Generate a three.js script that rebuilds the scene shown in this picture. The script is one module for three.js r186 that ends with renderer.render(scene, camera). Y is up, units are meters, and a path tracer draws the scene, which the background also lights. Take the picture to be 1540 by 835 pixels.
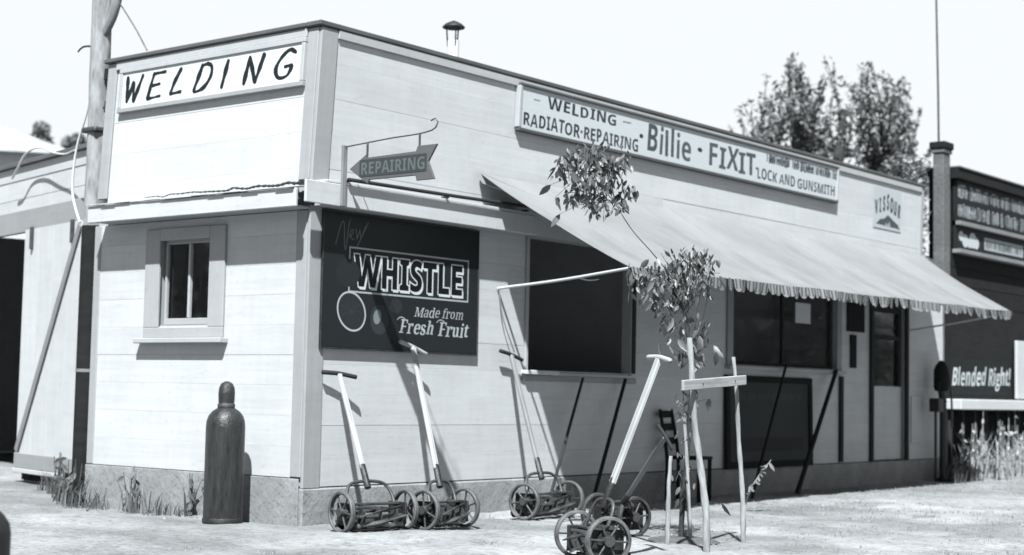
import * as THREE from 'three';
import { mergeGeometries } from 'three/addons/utils/BufferGeometryUtils.js';

// ------------------------------------------------------------------ camera, sky, sun, exposure
const scene = new THREE.Scene();
const FOCAL = 2385, CX = 770, CY = 417.5;                      // solved from the vanishing points of the two walls
const EYE = new THREE.Vector3(-8.692, 1.05, 9.008);
const RIGHT = new THREE.Vector3(0.624, 0.020, 0.782).normalize();
const BACK = new THREE.Vector3(-0.779, -0.073, 0.623);
BACK.addScaledVector(RIGHT, -BACK.dot(RIGHT)).normalize();
const UP = BACK.clone().cross(RIGHT);
const camera = new THREE.PerspectiveCamera(2 * Math.atan(417.5 / FOCAL) * 180 / Math.PI, 1024 / 555, 0.1, 3000);
camera.position.copy(EYE);
camera.up.copy(UP);
camera.lookAt(EYE.clone().sub(BACK));
camera.focus = 10.2; camera.userData.fStop = 1.9;                // an old soft lens, focused a little short of the corner
scene.add(camera);

const renderer = new THREE.WebGLRenderer({ antialias: true });
renderer.setSize(1024, 555);
renderer.toneMapping = THREE.LinearToneMapping;
renderer.toneMappingExposure = 2.8;
renderer.shadowMap.enabled = true;
renderer.shadowMap.type = THREE.PCFSoftShadowMap;

{ // hazy bright summer sky: white towards the horizon, deeper overhead
  const W = 64, H = 128, d = new Float32Array(W * H * 4);
  for (let j = 0; j < H; j++) {
    const el = ((j + 0.5) / H - 0.5) * Math.PI, s = Math.sin(Math.max(0, el));
    const v = 0.043 + 0.305 * Math.exp(-3.2 * Math.max(0, s - 0.27));
    for (let i = 0; i < W; i++) { const k = (j * W + i) * 4; d[k] = v * 0.965; d[k + 1] = v; d[k + 2] = v * 1.02; d[k + 3] = 1; }
  }
  const sky = new THREE.DataTexture(d, W, H, THREE.RGBAFormat, THREE.FloatType);
  sky.mapping = THREE.EquirectangularReflectionMapping;
  sky.magFilter = sky.minFilter = THREE.LinearFilter; sky.needsUpdate = true;
  scene.background = sky; scene.environment = sky;
}
const SUN = new THREE.Vector3(1.48, -2.38, -1).normalize();      // the way sunlight travels
const sun = new THREE.DirectionalLight(new THREE.Color(0.955, 0.99, 1), 5);
sun.position.copy(SUN).multiplyScalar(-40).add(new THREE.Vector3(5, 0, 0));
sun.target.position.set(5, 0, 0);
sun.castShadow = true; sun.shadow.mapSize.set(4096, 4096); sun.shadow.radius = 1.8;
Object.assign(sun.shadow.camera, { left: -18, right: 18, top: 14, bottom: -14, near: 1, far: 120 });
scene.add(sun, sun.target);

// ------------------------------------------------------------------ helpers
let seed = 20240611;
const rnd = () => { seed |= 0; seed = seed + 0x6D2B79F5 | 0; let t = Math.imul(seed ^ seed >>> 15, 1 | seed); t = t + Math.imul(t ^ t >>> 7, 61 | t) ^ t; return ((t ^ t >>> 14) >>> 0) / 4294967296; };
const rr = (a, b) => a + (b - a) * rnd();
const V = (x, y, z) => new THREE.Vector3(x, y, z);
const wdir = (px, py) => RIGHT.clone().multiplyScalar((px - CX) / FOCAL).addScaledVector(UP, -(py - CY) / FOCAL).sub(BACK);
const frontPt = (px, py, z = 0) => { const d = wdir(px, py); return EYE.clone().addScaledVector(d, (z - EYE.z) / d.z); };
const leftPt = (px, py, x = 0) => { const d = wdir(px, py); return EYE.clone().addScaledVector(d, (x - EYE.x) / d.x); };
const groundPt = (px, py) => { const d = wdir(px, py); return EYE.clone().addScaledVector(d, -EYE.y / d.y); };
const atDepth = (px, py, D) => EYE.clone().addScaledVector(wdir(px, py), D);
const depthOf = (p) => -p.clone().sub(EYE).dot(BACK);

const names = new Map();
function numbered(n) { const k = names.get(n) || 0; names.set(n, k + 1); return k ? `${n}_${String(k).padStart(3, '0')}` : n; }
function tag(o, label, category, group, kind) { o.userData.label = label; if (category) o.userData.category = category; if (group) o.userData.group = group; if (kind) o.userData.kind = kind; return o; }
function thing(name, label, category, p = [0, 0, 0], turn = 0, group) {
  const o = new THREE.Group(); o.name = numbered(name); o.position.set(...p); o.rotation.y = turn; scene.add(o);
  return tag(o, label, category, group);
}
function mesh(name, geo, mat, parent, p, r) {
  const m = new THREE.Mesh(geo, mat); m.name = name; m.castShadow = m.receiveShadow = true;
  if (p) m.position.set(...p); if (r) m.rotation.set(...r);
  parent.add(m); return m;
}
// chamfered box, uv in metres with the long side along u
function boxG(w, h, d, b = 0.004) {
  b = Math.min(b, w * 0.3, h * 0.3, d * 0.3);
  const H = [w / 2, h / 2, d / 2], P = [];
  const pt = (sx, sy, sz, ax) => { const s = [sx, sy, sz]; return s.map((v, i) => v * (H[i] - (i === ax ? 0 : b))); };
  const tri = (a, bb, c) => { // orient outwards
    const n = [(bb[1] - a[1]) * (c[2] - a[2]) - (bb[2] - a[2]) * (c[1] - a[1]), (bb[2] - a[2]) * (c[0] - a[0]) - (bb[0] - a[0]) * (c[2] - a[2]), (bb[0] - a[0]) * (c[1] - a[1]) - (bb[1] - a[1]) * (c[0] - a[0])];
    const m = [a[0] + bb[0] + c[0], a[1] + bb[1] + c[1], a[2] + bb[2] + c[2]];
    if (n[0] * m[0] + n[1] * m[1] + n[2] * m[2] < 0) P.push(a, c, bb); else P.push(a, bb, c);
  };
  const quad = (a, bb, c, dd) => { tri(a, bb, c); tri(a, c, dd); };
  for (let ax = 0; ax < 3; ax++) for (const s of [-1, 1]) {
    const mk = (u, v) => { const q = [0, 0, 0]; q[ax] = s; q[(ax + 1) % 3] = u; q[(ax + 2) % 3] = v; return pt(...q, ax); };
    quad(mk(-1, -1), mk(1, -1), mk(1, 1), mk(-1, 1));
  }
  for (let ax = 0; ax < 3; ax++) for (const s of [-1, 1]) for (const t of [-1, 1]) {
    const a1 = (ax + 1) % 3, a2 = (ax + 2) % 3;
    const mk = (e, f) => { const q = [0, 0, 0]; q[ax] = e; q[a1] = s; q[a2] = t; return pt(...q, f); };
    quad(mk(-1, a1), mk(1, a1), mk(1, a2), mk(-1, a2));
  }
  for (const x of [-1, 1]) for (const y of [-1, 1]) for (const z of [-1, 1]) tri(pt(x, y, z, 0), pt(x, y, z, 1), pt(x, y, z, 2));
  const g = new THREE.BufferGeometry();
  g.setAttribute('position', new THREE.Float32BufferAttribute(P.flat(), 3));
  g.computeVertexNormals();
  const long = w >= h && w >= d ? 0 : h >= d ? 1 : 2, ou = rr(0, 9), ov = rr(0, 9), uv = [], nn = g.attributes.normal;
  for (let i = 0; i < P.length; i++) {
    const n = [Math.abs(nn.getX(i)), Math.abs(nn.getY(i)), Math.abs(nn.getZ(i))];
    const t = Math.floor(i / 3) * 3, ax = (() => { const q = [0, 0, 0]; for (let k = 0; k < 3; k++) { q[0] += Math.abs(nn.getX(t + k)); q[1] += Math.abs(nn.getY(t + k)); q[2] += Math.abs(nn.getZ(t + k)); } return q[0] >= q[1] && q[0] >= q[2] ? 0 : q[1] >= q[2] ? 1 : 2; })();
    const rest = [0, 1, 2].filter((k) => k !== ax); if (rest[1] === long) rest.reverse();
    uv.push(P[i][rest[0]] + ou, P[i][rest[1]] + ov);
  }
  g.setAttribute('uv', new THREE.Float32BufferAttribute(uv, 2));
  return g;
}
const box = (name, mat, parent, x0, x1, y0, y1, z0, z1, b) => mesh(name, boxG(x1 - x0, y1 - y0, z1 - z0, b), mat, parent, [(x0 + x1) / 2, (y0 + y1) / 2, (z0 + z1) / 2]);
// tapered tube through points
function tubeG(pts, r0, r1 = r0, sides = 7, wob = 0) {
  const curve = new THREE.CatmullRomCurve3(pts, false, 'centripetal'), n = Math.max(2, (pts.length - 1) * 4);
  const fr = curve.computeFrenetFrames(n, false), pos = [], uv = [], idx = [], L = curve.getLength();
  for (let i = 0; i <= n; i++) {
    const t = i / n, c = curve.getPointAt(t), r = r0 + (r1 - r0) * t;
    for (let k = 0; k <= sides; k++) {
      const a = k / sides * Math.PI * 2, q = r * (1 + wob * Math.sin(i * 2.3 + (k % sides) * 1.9));
      const p = c.clone().addScaledVector(fr.normals[i], Math.cos(a) * q).addScaledVector(fr.binormals[i], Math.sin(a) * q);
      pos.push(p.x, p.y, p.z); uv.push(t * L, k / sides * 2 * Math.PI * r0);
    }
  }
  for (let i = 0; i < n; i++) for (let k = 0; k < sides; k++) { const a = i * (sides + 1) + k, b = a + sides + 1; idx.push(a, a + 1, b, b, a + 1, b + 1); }
  for (const e of [0, n]) { // caps
    const c = pos.length / 3, p = curve.getPointAt(e / n); pos.push(p.x, p.y, p.z); uv.push(0, 0);
    for (let k = 0; k < sides; k++) { const a = e * (sides + 1) + k; e ? idx.push(c, a, a + 1) : idx.push(c, a + 1, a); }
  }
  const g = new THREE.BufferGeometry();
  g.setAttribute('position', new THREE.Float32BufferAttribute(pos, 3)); g.setAttribute('uv', new THREE.Float32BufferAttribute(uv, 2));
  g.setIndex(idx); g.computeVertexNormals(); return g;
}
// ---- noise textures (tileable)
const hash = new Float32Array(65536); for (let i = 0; i < 65536; i++) hash[i] = rnd();
const sm = (t) => t * t * (3 - 2 * t);
function vn(x, y, px, py, s) { // value noise, period px,py
  const xi = Math.floor(x), yi = Math.floor(y), fx = sm(x - xi), fy = sm(y - yi);
  const h = (a, b) => hash[(((a % px + px) % px) * 157 + ((b % py + py) % py) * 6007 + s * 911) & 65535];
  return (h(xi, yi) * (1 - fx) + h(xi + 1, yi) * fx) * (1 - fy) + (h(xi, yi + 1) * (1 - fx) + h(xi + 1, yi + 1) * fx) * fy;
}
function fbm(u, v, fx, fy, oct, s) { let a = 0.5, r = 0, n = 0; for (let o = 0; o < oct; o++) { r += a * vn(u * fx, v * fy, fx, fy, s + o); n += a; fx *= 2; fy *= 2; a *= 0.55; } return r / n; }
function tex(size, fn, srgb = true, repeat = 1) {
  const d = new Uint8Array(size * size * 4);
  for (let j = 0; j < size; j++) for (let i = 0; i < size; i++) {
    const v = Math.max(0, Math.min(1, fn(i / size, j / size))), k = (j * size + i) * 4;
    const c = srgb ? (v <= 0.0031308 ? v * 12.92 : 1.055 * Math.pow(v, 1 / 2.4) - 0.055) * 255 : v * 255;
    d[k] = d[k + 1] = d[k + 2] = c; d[k + 3] = 255;
  }
  const t = new THREE.DataTexture(d, size, size); t.wrapS = t.wrapT = THREE.RepeatWrapping; t.magFilter = THREE.LinearFilter; t.minFilter = THREE.LinearMipmapLinearFilter; t.generateMipmaps = true;
  if (srgb) t.colorSpace = THREE.SRGBColorSpace; t.repeat.set(repeat, repeat); t.needsUpdate = true; return t;
}
const step = (a, b, x) => sm(Math.max(0, Math.min(1, (x - a) / (b - a))));
// brushed white paint over boards: brush streaks, chalky stains, small chips
const paintF = (u, v) => { const st = fbm(u, v, 4, 90, 3, 3), bl = fbm(u, v, 5, 7, 5, 17), chip = step(0.70, 0.78, fbm(u, v, 24, 60, 4, 31)), run = fbm(u, v, 40, 3, 3, 41); return (0.84 + 0.10 * st + 0.16 * (bl - 0.5) + 0.07 * (run - 0.5)) * (1 - 0.07 * chip); };
const T = {
  paint: tex(1024, paintF, true, 0.5),
  paintB: tex(512, (u, v) => 0.5 + 0.35 * (fbm(u, v, 3, 80, 3, 5) - 0.5) + 0.4 * (fbm(u, v, 60, 90, 3, 9) - 0.5), false, 0.5),
  wood: tex(512, (u, v) => { const g = fbm(u, v, 3, 64, 4, 7), b = fbm(u, v, 6, 10, 3, 23); return 0.62 + 0.45 * (g - 0.3) + 0.25 * (b - 0.5); }, true, 1),
  woodB: tex(512, (u, v) => fbm(u, v, 3, 80, 4, 7), false, 1),
  dirt: tex(1024, (u, v) => { const a = fbm(u, v, 6, 6, 7, 51), g = fbm(u, v, 90, 90, 3, 61), p = step(0.58, 0.72, fbm(u, v, 60, 60, 3, 71)); return 0.72 + 0.42 * (a - 0.5) + 0.38 * (g - 0.5) - 0.16 * p; }, true, 0.33),
  dirtB: tex(1024, (u, v) => 0.6 * fbm(u, v, 24, 24, 6, 81) + 0.4 * fbm(u, v, 150, 150, 2, 91), false, 0.33),
  concrete: tex(512, (u, v) => { const a = fbm(u, v, 5, 5, 6, 101), p = step(0.68, 0.74, fbm(u, v, 70, 70, 2, 111)); return 0.72 + 0.5 * (a - 0.5) - 0.2 * p; }, true, 0.8),
  concreteB: tex(512, (u, v) => fbm(u, v, 30, 30, 5, 121), false, 0.8),
  rust: tex(512, (u, v) => { const a = fbm(u, v, 8, 8, 6, 131), s = fbm(u, v, 60, 60, 3, 141); return 0.55 + 0.9 * (a - 0.5) + 0.4 * (s - 0.5); }, true, 2),
  rustB: tex(512, (u, v) => fbm(u, v, 40, 40, 4, 151), false, 2),
  cloth: tex(512, (u, v) => 0.84 + 0.24 * (fbm(u, v, 4, 5, 6, 161) - 0.5) * 2 - 0.10 * step(0.6, 0.75, fbm(u, v, 9, 4, 5, 167)) + 0.08 * (fbm(u, v, 140, 6, 2, 171) - 0.5), true, 0.4),
  clothB: tex(512, (u, v) => fbm(u, v, 128, 128, 2, 181), false, 0.8),
  bark: tex(512, (u, v) => 0.45 + 0.9 * (fbm(u, v, 6, 22, 5, 191) - 0.3), true, 1),
  barkB: tex(512, (u, v) => fbm(u, v, 6, 26, 5, 201), false, 1),
};
const C = (v, t = 1) => new THREE.Color().setRGB(v * (1 - 0.03 * t), v, v * (1 + 0.02 * t));      // silver print: neutral greys, a touch cool
const M = (v, o = {}, t) => new THREE.MeshStandardMaterial({ color: C(v, t), roughness: 0.85, ...o });
const matte = (v, o = {}) => new THREE.MeshPhysicalMaterial({ color: C(v), roughness: 0.95, specularIntensity: 0.25, ...o });
const painted = (v, o = {}) => M(v, { map: T.paint, bumpMap: T.paintB, bumpScale: 0.0012, roughness: 0.78, ...o });
const wooden = (v, o = {}) => M(v, { map: T.wood, bumpMap: T.woodB, bumpScale: 0.002, roughness: 0.88, ...o });
const iron = (v, o = {}) => M(v, { map: T.rust, bumpMap: T.rustB, bumpScale: 0.0015, roughness: 0.55, metalness: 0.35, ...o });
const rustFine = T.rust.clone(); rustFine.repeat.set(4, 5); rustFine.needsUpdate = true;
const mat = {
  wall: [0.385, 0.395, 0.375, 0.39].map((v) => painted(v)),
  trim: painted(0.21), trimLight: painted(0.29), corner: painted(0.235), casing: painted(0.26), cap: wooden(0.07), core: M(0.25), inside: painted(0.39),
  concrete: M(0.235, { map: T.concrete, bumpMap: T.concreteB, bumpScale: 0.006, roughness: 0.95 }),
  stucco: M(0.11, { map: T.concrete, bumpMap: T.concreteB, bumpScale: 0.008, roughness: 0.95 }),
  tar: matte(0.016, { map: T.wood, bumpMap: T.woodB, bumpScale: 0.002 }), darkWood: matte(0.035, { map: T.wood, bumpMap: T.woodB, bumpScale: 0.002 }), greyWood: wooden(0.18), paleWood: wooden(0.36), roof: M(0.09, { map: T.concrete }),
  iron: iron(0.08), ironDark: iron(0.035), ironLight: iron(0.17), steel: iron(0.2, { roughness: 0.4, metalness: 0.7 }),
  cyl: iron(0.05, { map: rustFine,  roughness: 0.42, metalness: 0.45, bumpScale: 0.003 }), black: matte(0.014), whitePaint: M(0.4, { roughness: 0.5 }),
  glass: new THREE.MeshPhysicalMaterial({ color: 0xffffff, roughness: 0.03, transmission: 1, thickness: 0, ior: 1.3 }),
  canvas: M(0.18, { map: T.cloth, bumpMap: T.clothB, bumpScale: 0.001, roughness: 0.95, side: THREE.DoubleSide }),
  stripe: M(0.05, { map: T.cloth, roughness: 0.95, side: THREE.DoubleSide }),
  stake: M(0.36, { map: T.bark, bumpMap: T.barkB, bumpScale: 0.006, roughness: 0.95 }),
  bark: M(0.07, { map: T.bark, bumpMap: T.barkB, bumpScale: 0.015, roughness: 0.95 }),
  barkDark: M(0.035, { map: T.bark, bumpMap: T.barkB, bumpScale: 0.015, roughness: 0.95 }),
  pole: M(0.3, { map: T.bark, bumpMap: T.barkB, bumpScale: 0.004, roughness: 0.95 }),
};
function signMat(w, h, draw, o = {}) { // printed / painted face
  const c = document.createElement('canvas'); c.width = w; c.height = h; const x = c.getContext('2d'); draw(x, w, h);
  const t = new THREE.CanvasTexture(c); t.colorSpace = THREE.SRGBColorSpace; t.anisotropy = 8; t.magFilter = THREE.LinearFilter;
  return new THREE.MeshPhysicalMaterial({ map: t, color: C(0.5), roughness: 0.75, specularIntensity: 0.4, ...o });
}
const grain = (x, w, h, n, dark, a) => { for (let i = 0; i < n; i++) { x.fillStyle = `rgba(${dark ? '40,44,46' : '235,240,242'},${rr(0, a)})`; x.fillRect(rr(0, w), rr(0, h), rr(1, 14), rr(0.6, 2)); } };

// ------------------------------------------------------------------ ground
{
  const xs = [], zs = [];
  const line = (out, a, b, fine) => { let p = -700; while (p < a) { out.push(p); p += Math.max(fine, (a - p) * 0.28); } for (p = a; p < b; p += fine) out.push(p); let q = b; while (q < 700) { out.push(q); q += Math.max(fine, (q - b) * 0.28 + fine); } out.push(700); };
  line(xs, -5, 17, 0.13); line(zs, -8, 6, 0.13);
  const pos = [], uv = [], col = [], idx = [];
  for (const z of zs) for (const x of xs) {
    const near = Math.exp(-Math.pow(Math.max(0, Math.abs(x - 5) - 10) / 12, 2));
    const b = fbm(x / 16 + 50, z / 16 + 50, 8, 8, 4, 211), f = fbm(x / 16 + 50, z / 16 + 50, 64, 64, 3, 221);
    pos.push(x, near * ((b - 0.5) * 0.05 + (f - 0.5) * 0.035) - 0.006, z); uv.push(x, -z);
    const p = fbm(x / 16 + 50, z / 16 + 50, 12, 12, 4, 231), g = step(0.46, 0.62, fbm(x / 16 + 50, z / 16 + 50, 20, 20, 4, 241));
    const w = fbm(x / 16 + 50, z / 16 + 50, 40, 26, 4, 251), k = (0.84 + 0.8 * (p - 0.5) + 0.5 * (w - 0.5)) * (1 - 0.24 * g);
    col.push(k, k, k);
  }
  const nx = xs.length;
  for (let j = 0; j < zs.length - 1; j++) for (let i = 0; i < nx - 1; i++) { const a = j * nx + i; idx.push(a, a + nx, a + 1, a + 1, a + nx, a + nx + 1); }
  const g = new THREE.BufferGeometry();
  g.setAttribute('position', new THREE.Float32BufferAttribute(pos, 3)); g.setAttribute('uv', new THREE.Float32BufferAttribute(uv, 2)); g.setAttribute('color', new THREE.Float32BufferAttribute(col, 3));
  g.setIndex(idx); g.computeVertexNormals();
  const m = mesh('ground', g, M(0.31, { map: T.dirt, bumpMap: T.dirtB, bumpScale: 0.03, roughness: 1, vertexColors: true }), scene);
  m.userData.kind = 'structure'; m.userData.label = 'pale dry dirt and worn grass in front of the shop'; m.userData.category = 'ground';
}

// ------------------------------------------------------------------ the repair shop
const LEN = 12.05, DEP = 2.68, TOP = 3.94;
const shop = thing('repair_shop', 'white clapboard repair shop with tall false front and striped canvas awning side', 'building');
shop.userData.label = 'white board-clad repair shop with square false front and grey corner posts';
const LEAN = 0.055, shear = new THREE.Matrix4().set(1, LEAN, 0, -LEAN * 2.65, 0, 1, 0, 0, 0, 0, 1, 0, 0, 0, 0, 1);   // the old parapet has racked towards the street end
function lean(m) { m.updateMatrix(); m.geometry = m.geometry.clone(); m.geometry.applyMatrix4(new THREE.Matrix4().multiplyMatrices(shear, m.matrix)); m.position.set(0, 0, 0); m.rotation.set(0, 0, 0); return m; }
const gap = 0.0007;
// horizontal boards over [u0,u1] x [y0,y1], openings cut out; place(u0,u1,y0,y1) builds one
function boards(u0, u1, y0, y1, hgt, holes, place, len = 3.6) {
  for (let y = y0; y < y1 - 0.02; y += hgt) {
    const t = Math.min(y + hgt, y1);
    const cuts = holes.filter((q) => q[2] < t - 0.001 && q[3] > y + 0.001).sort((a, b) => a[0] - b[0]);
    let u = u0 - 0; const segs = [];
    for (const q of cuts) { if (q[0] > u) segs.push([u, q[0], y, t]); if (q[2] > y + 0.02) segs.push([q[0], q[1], y, q[2]]); if (q[3] < t - 0.02) segs.push([q[0], q[1], q[3], t]); u = q[1]; }
    if (u < u1) segs.push([u, u1, y, t]);
    for (const [a, b, c, d] of segs) {
      let p = a; while (p < b - 0.01) { let e = p + len * rr(0.75, 1.15); if (b - e < 1) e = b; e = Math.min(e, b); place(p, e - (e < b ? gap : 0), c, d - gap); p = e; }
    }
  }
}
const holesF = [[2.77, 4.48, 1.27, 2.5], [6.40, 8.90, 1.42, 2.34], [9.84, 10.84, 0.28, 2.28]];
const holesL = [[1.10, 1.80, 1.57, 2.31]];
// foundation
const fnd = box('foundation', mat.concrete, shop, -0.03, LEN + 0.02, -0.1, 0.28, -DEP, 0.035, 0.012);
box('foundation', mat.concrete, shop, -0.045, -0.0305, -0.1, 0.355, -DEP - 0.01, 0.0, 0.004);
// wall cores
function core(name, holes, along) {
  const wall = new THREE.Group(); wall.name = name; shop.add(wall);
  const gs = [], add = (a, b, c, d) => { if (b - a < 0.002 || d - c < 0.002) return; const g = along === 'x' ? boxG(b - a, d - c, 0.1, 0) : boxG(0.1, d - c, b - a, 0); along === 'x' ? g.translate((a + b) / 2, (c + d) / 2, -0.052) : g.translate(0.052, (c + d) / 2, -(a + b) / 2); gs.push(g); };
  const u1 = along === 'x' ? LEN : DEP; let u = along === 'x' ? 0.11 : 0.002;
  for (const q of holes) { add(u, q[0], 0.285, 2.6); add(q[0], q[1], 0.285, q[2]); add(q[0], q[1], q[3], 2.6); u = q[1]; }
  add(u, u1, 0.285, 2.6);
  const m = mesh('stud_core', mergeGeometries(gs), mat.core, wall);
  return m;
}
const wallF = core('front_wall', holesF, 'x').parent, wallL = core('side_wall', holesL, 'z').parent;
const pick = () => mat.wall[Math.floor(rnd() * 4)];
boards(0.17, LEN, 0.29, 2.52, 0.24, holesF, (a, b, c, d) => box('board', pick(), wallF, a, b, c, d, 0, 0.018 + rr(0, 0.002), 0.001));
boards(0.12, DEP, 0.36, 2.46, 0.24, holesL, (a, b, c, d) => box('board', pick(), wallL, -0.018 - rr(0, 0.003), 0, c, d, -b, -a, 0.001));
// corner boards of the lower wall
box('corner_board', mat.corner, shop, -0.022, 0.165, 0.28, 2.5, 0.0005, 0.03, 0.005);
box('corner_board', mat.corner, shop, -0.026, -0.0005, 0.365, 2.46, -0.115, 0.0, 0.005);
box('corner_board', mat.corner, shop, -0.028, 0.0, 0.36, 2.46, -DEP - 0.02, -DEP + 0.07, 0.005);
// back wall, end wall, roof, floor: close the room
box('back_wall', mat.inside, shop, 0.11, LEN - 0.1, 0.285, 2.9, -DEP, -DEP + 0.1, 0.004);
box('end_wall', mat.inside, shop, LEN - 0.095, LEN, 0.285, 2.6, -DEP, -0.105, 0.004);
box('floor', mat.inside, shop, 0.11, LEN - 0.1, 0.282, 0.30, -DEP + 0.1, -0.105, 0.002);
box('roof', mat.roof, shop, 0.12, LEN + 0.05, 2.92, 3.02, -DEP - 0.2, -0.12, 0.01);
// parapet
const PX1 = 11.33;
const parF = new THREE.Group(); parF.name = 'front_parapet'; shop.add(parF);
const parL = new THREE.Group(); parL.name = 'side_parapet'; shop.add(parL);
lean(box('stud_core', mat.core, parF, 0.11, PX1, 2.6, TOP, -0.1, -0.002, 0.002));
lean(box('stud_core', mat.core, parL, 0.002, 0.1, 2.6, TOP, -DEP + 0.06, -0.002, 0.002));
boards(0.165, PX1 - 0.07, 2.52, TOP - 0.01, 0.2866, [], (a, b, c, d) => lean(box('board', pick(), parF, a, b, c, d, 0, 0.018 + rr(0, 0.004), 0.001)), 4.2);
boards(0.125, DEP - 0.13, 2.52, TOP - 0.01, 0.2866, [], (a, b, c, d) => lean(box('board', pick(), parL, -0.018 - rr(0, 0.004), 0, c, d, -b, -a, 0.001)), 4);
lean(box('corner_post', mat.corner, shop, -0.024, 0.16, 2.52, TOP - 0.005, 0.0005, 0.034, 0.006));
lean(box('corner_post', mat.corner, shop, -0.03, -0.0005, 2.70, TOP - 0.005, -0.12, 0.0, 0.006));
lean(box('corner_post', mat.corner, shop, -0.03, 0, 2.70, TOP - 0.005, -DEP - 0.01, -DEP + 0.12, 0.006));
lean(box('corner_post', mat.corner, shop, PX1 - 0.068, PX1 + 0.02, 2.55, TOP - 0.005, -0.1, 0.03, 0.006));
lean(box('coping', mat.cap, shop, -0.06, PX1 + 0.05, TOP, TOP + 0.042, -0.13, 0.05, 0.008));
lean(box('coping', mat.cap, shop, -0.065, 0.12, TOP, TOP + 0.040, -DEP - 0.04, -0.132, 0.008));
lean(box('coping_fascia', mat.trimLight, shop, 0.162, PX1 - 0.07, TOP - 0.075, TOP - 0.003, 0.0225, 0.042, 0.004));
lean(box('coping_fascia', mat.trimLight, shop, -0.044, -0.0225, TOP - 0.075, TOP - 0.003, -DEP + 0.122, -0.122, 0.004));
// projecting eave ledge on the side wall, with old ragged roofing on it
const eaveEnd = leftPt(131, 332, -0.275).z; // far end of the eave
const ledge = new THREE.Group(); ledge.name = 'side_eave'; shop.add(ledge);
box('fascia_board', mat.wall[0], ledge, -0.275, -0.245, 2.455, 2.60, eaveEnd, 0.12, 0.006);
box('soffit', mat.trimLight, ledge, -0.244, -0.025, 2.465, 2.485, eaveEnd + 0.02, 0.02, 0.003);
for (let k = 0; k < 13; k++) { // ragged roofing strips
  const st = (0.11 - eaveEnd) / 13, z0 = eaveEnd + k * st, z1 = z0 + st - 0.002;
  const m = box('roofing_sheet', k % 4 ? mat.wall[2] : mat.trimLight, ledge, -0.292 - rr(0, 0.012), -0.032, 2.604, 2.614, z0, z1, 0.003);
  m.rotation.z = 0.16 + rr(-0.01, 0.015); m.position.y += 0.018 + rr(-0.003, 0.004);
}
{ // torn dark felt edge along the top
  const pts = []; for (let k = 0; k <= 26; k++) pts.push(V(-0.06 + rr(-0.012, 0.012), 2.672 + rr(-0.008, 0.012), eaveEnd + 0.5 + k * 0.02 * (-eaveEnd - 0.45) * 2));
  mesh('felt_flashing', tubeG(pts, 0.003, 0.012, 6, 0.5), mat.ironDark, ledge);
}
// front eave ledge between the corner and the awning
const ledgeF = new THREE.Group(); ledgeF.name = 'front_eave'; shop.add(ledgeF);
box('fascia_board', pick(), ledgeF, -0.244, 2.66, 2.49, 2.665, 0.18, 0.205, 0.005);
box('soffit', mat.trimLight, ledgeF, 0.0, 2.64, 2.49, 2.51, 0.036, 0.178, 0.003);
box('top_board', pick(), ledgeF, -0.02, 2.64, 2.668, 2.69, 0.025, 0.20, 0.003);
// side window
{
  const w = new THREE.Group(); w.name = 'side_window'; shop.add(w);
  const z0 = -1.80, z1 = -1.10, y0 = 1.57, y1 = 2.31;
  box('casing', mat.casing, w, -0.045, -0.022, y0 - 0.02, y1 + 0.08, z0 - 0.16, z0 + 0.03, 0.004);
  box('casing', mat.casing, w, -0.045, -0.022, y0 - 0.02, y1 + 0.08, z1 - 0.03, z1 + 0.16, 0.004);
  box('casing', mat.casing, w, -0.0455, -0.022, y1 - 0.02, y1 + 0.082, z0 + 0.031, z1 - 0.031, 0.004);
  box('apron', mat.casing, w, -0.0455, -0.022, y0 - 0.11, y0 - 0.021, z0 - 0.16, z1 + 0.16, 0.004);
  box('sill', mat.trimLight, w, -0.11, -0.022, y0 - 0.155, y0 - 0.112, z0 - 0.21, z1 + 0.21, 0.006);
  const s = new THREE.Group(); s.name = 'sash'; w.add(s);
  box('stile', mat.casing, s, 0.02, 0.055, y0 + 0.002, y1 - 0.002, z0 + 0.032, z0 + 0.055, 0.004);
  box('stile', mat.casing, s, 0.02, 0.055, y0 + 0.002, y1 - 0.002, z1 - 0.055, z1 - 0.032, 0.004);
  box('mullion', mat.trimLight, s, 0.018, 0.055, y0 + 0.06, y1 - 0.05, -1.466, -1.442, 0.004);
  box('rail', mat.casing, s, 0.02, 0.055, y0 + 0.002, y0 + 0.058, z0 + 0.056, z1 - 0.056, 0.004);
  box('rail', mat.casing, s, 0.02, 0.055, y1 - 0.048, y1 - 0.002, z0 + 0.056, z1 - 0.056, 0.004);
  box('pane', mat.glass, s, 0.036, 0.038, y0 + 0.058, y1 - 0.048, z0 + 0.056, -1.467, 0);
  box('pane', mat.glass, s, 0.036, 0.038, y0 + 0.058, y1 - 0.048, -1.441, z1 - 0.056, 0);
}
// open serving hatch (first front opening)
{
  const w = new THREE.Group(); w.name = 'front_hatch'; shop.add(w);
  box('casing', mat.trimLight, w, 2.735, 2.775, 1.27, 2.5, 0.0225, 0.04, 0.004);
  box('casing', mat.darkWood, w, 4.475, 4.53, 1.27, 2.5, 0.0225, 0.04, 0.004);
  box('sill', mat.wall[0], w, 2.70, 3.2, 1.228, 1.268, -0.10, 0.09, 0.006);
  box('apron', mat.trim, w, 2.70, 4.55, 1.17, 1.226, 0.0225, 0.036, 0.004);
}
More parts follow.
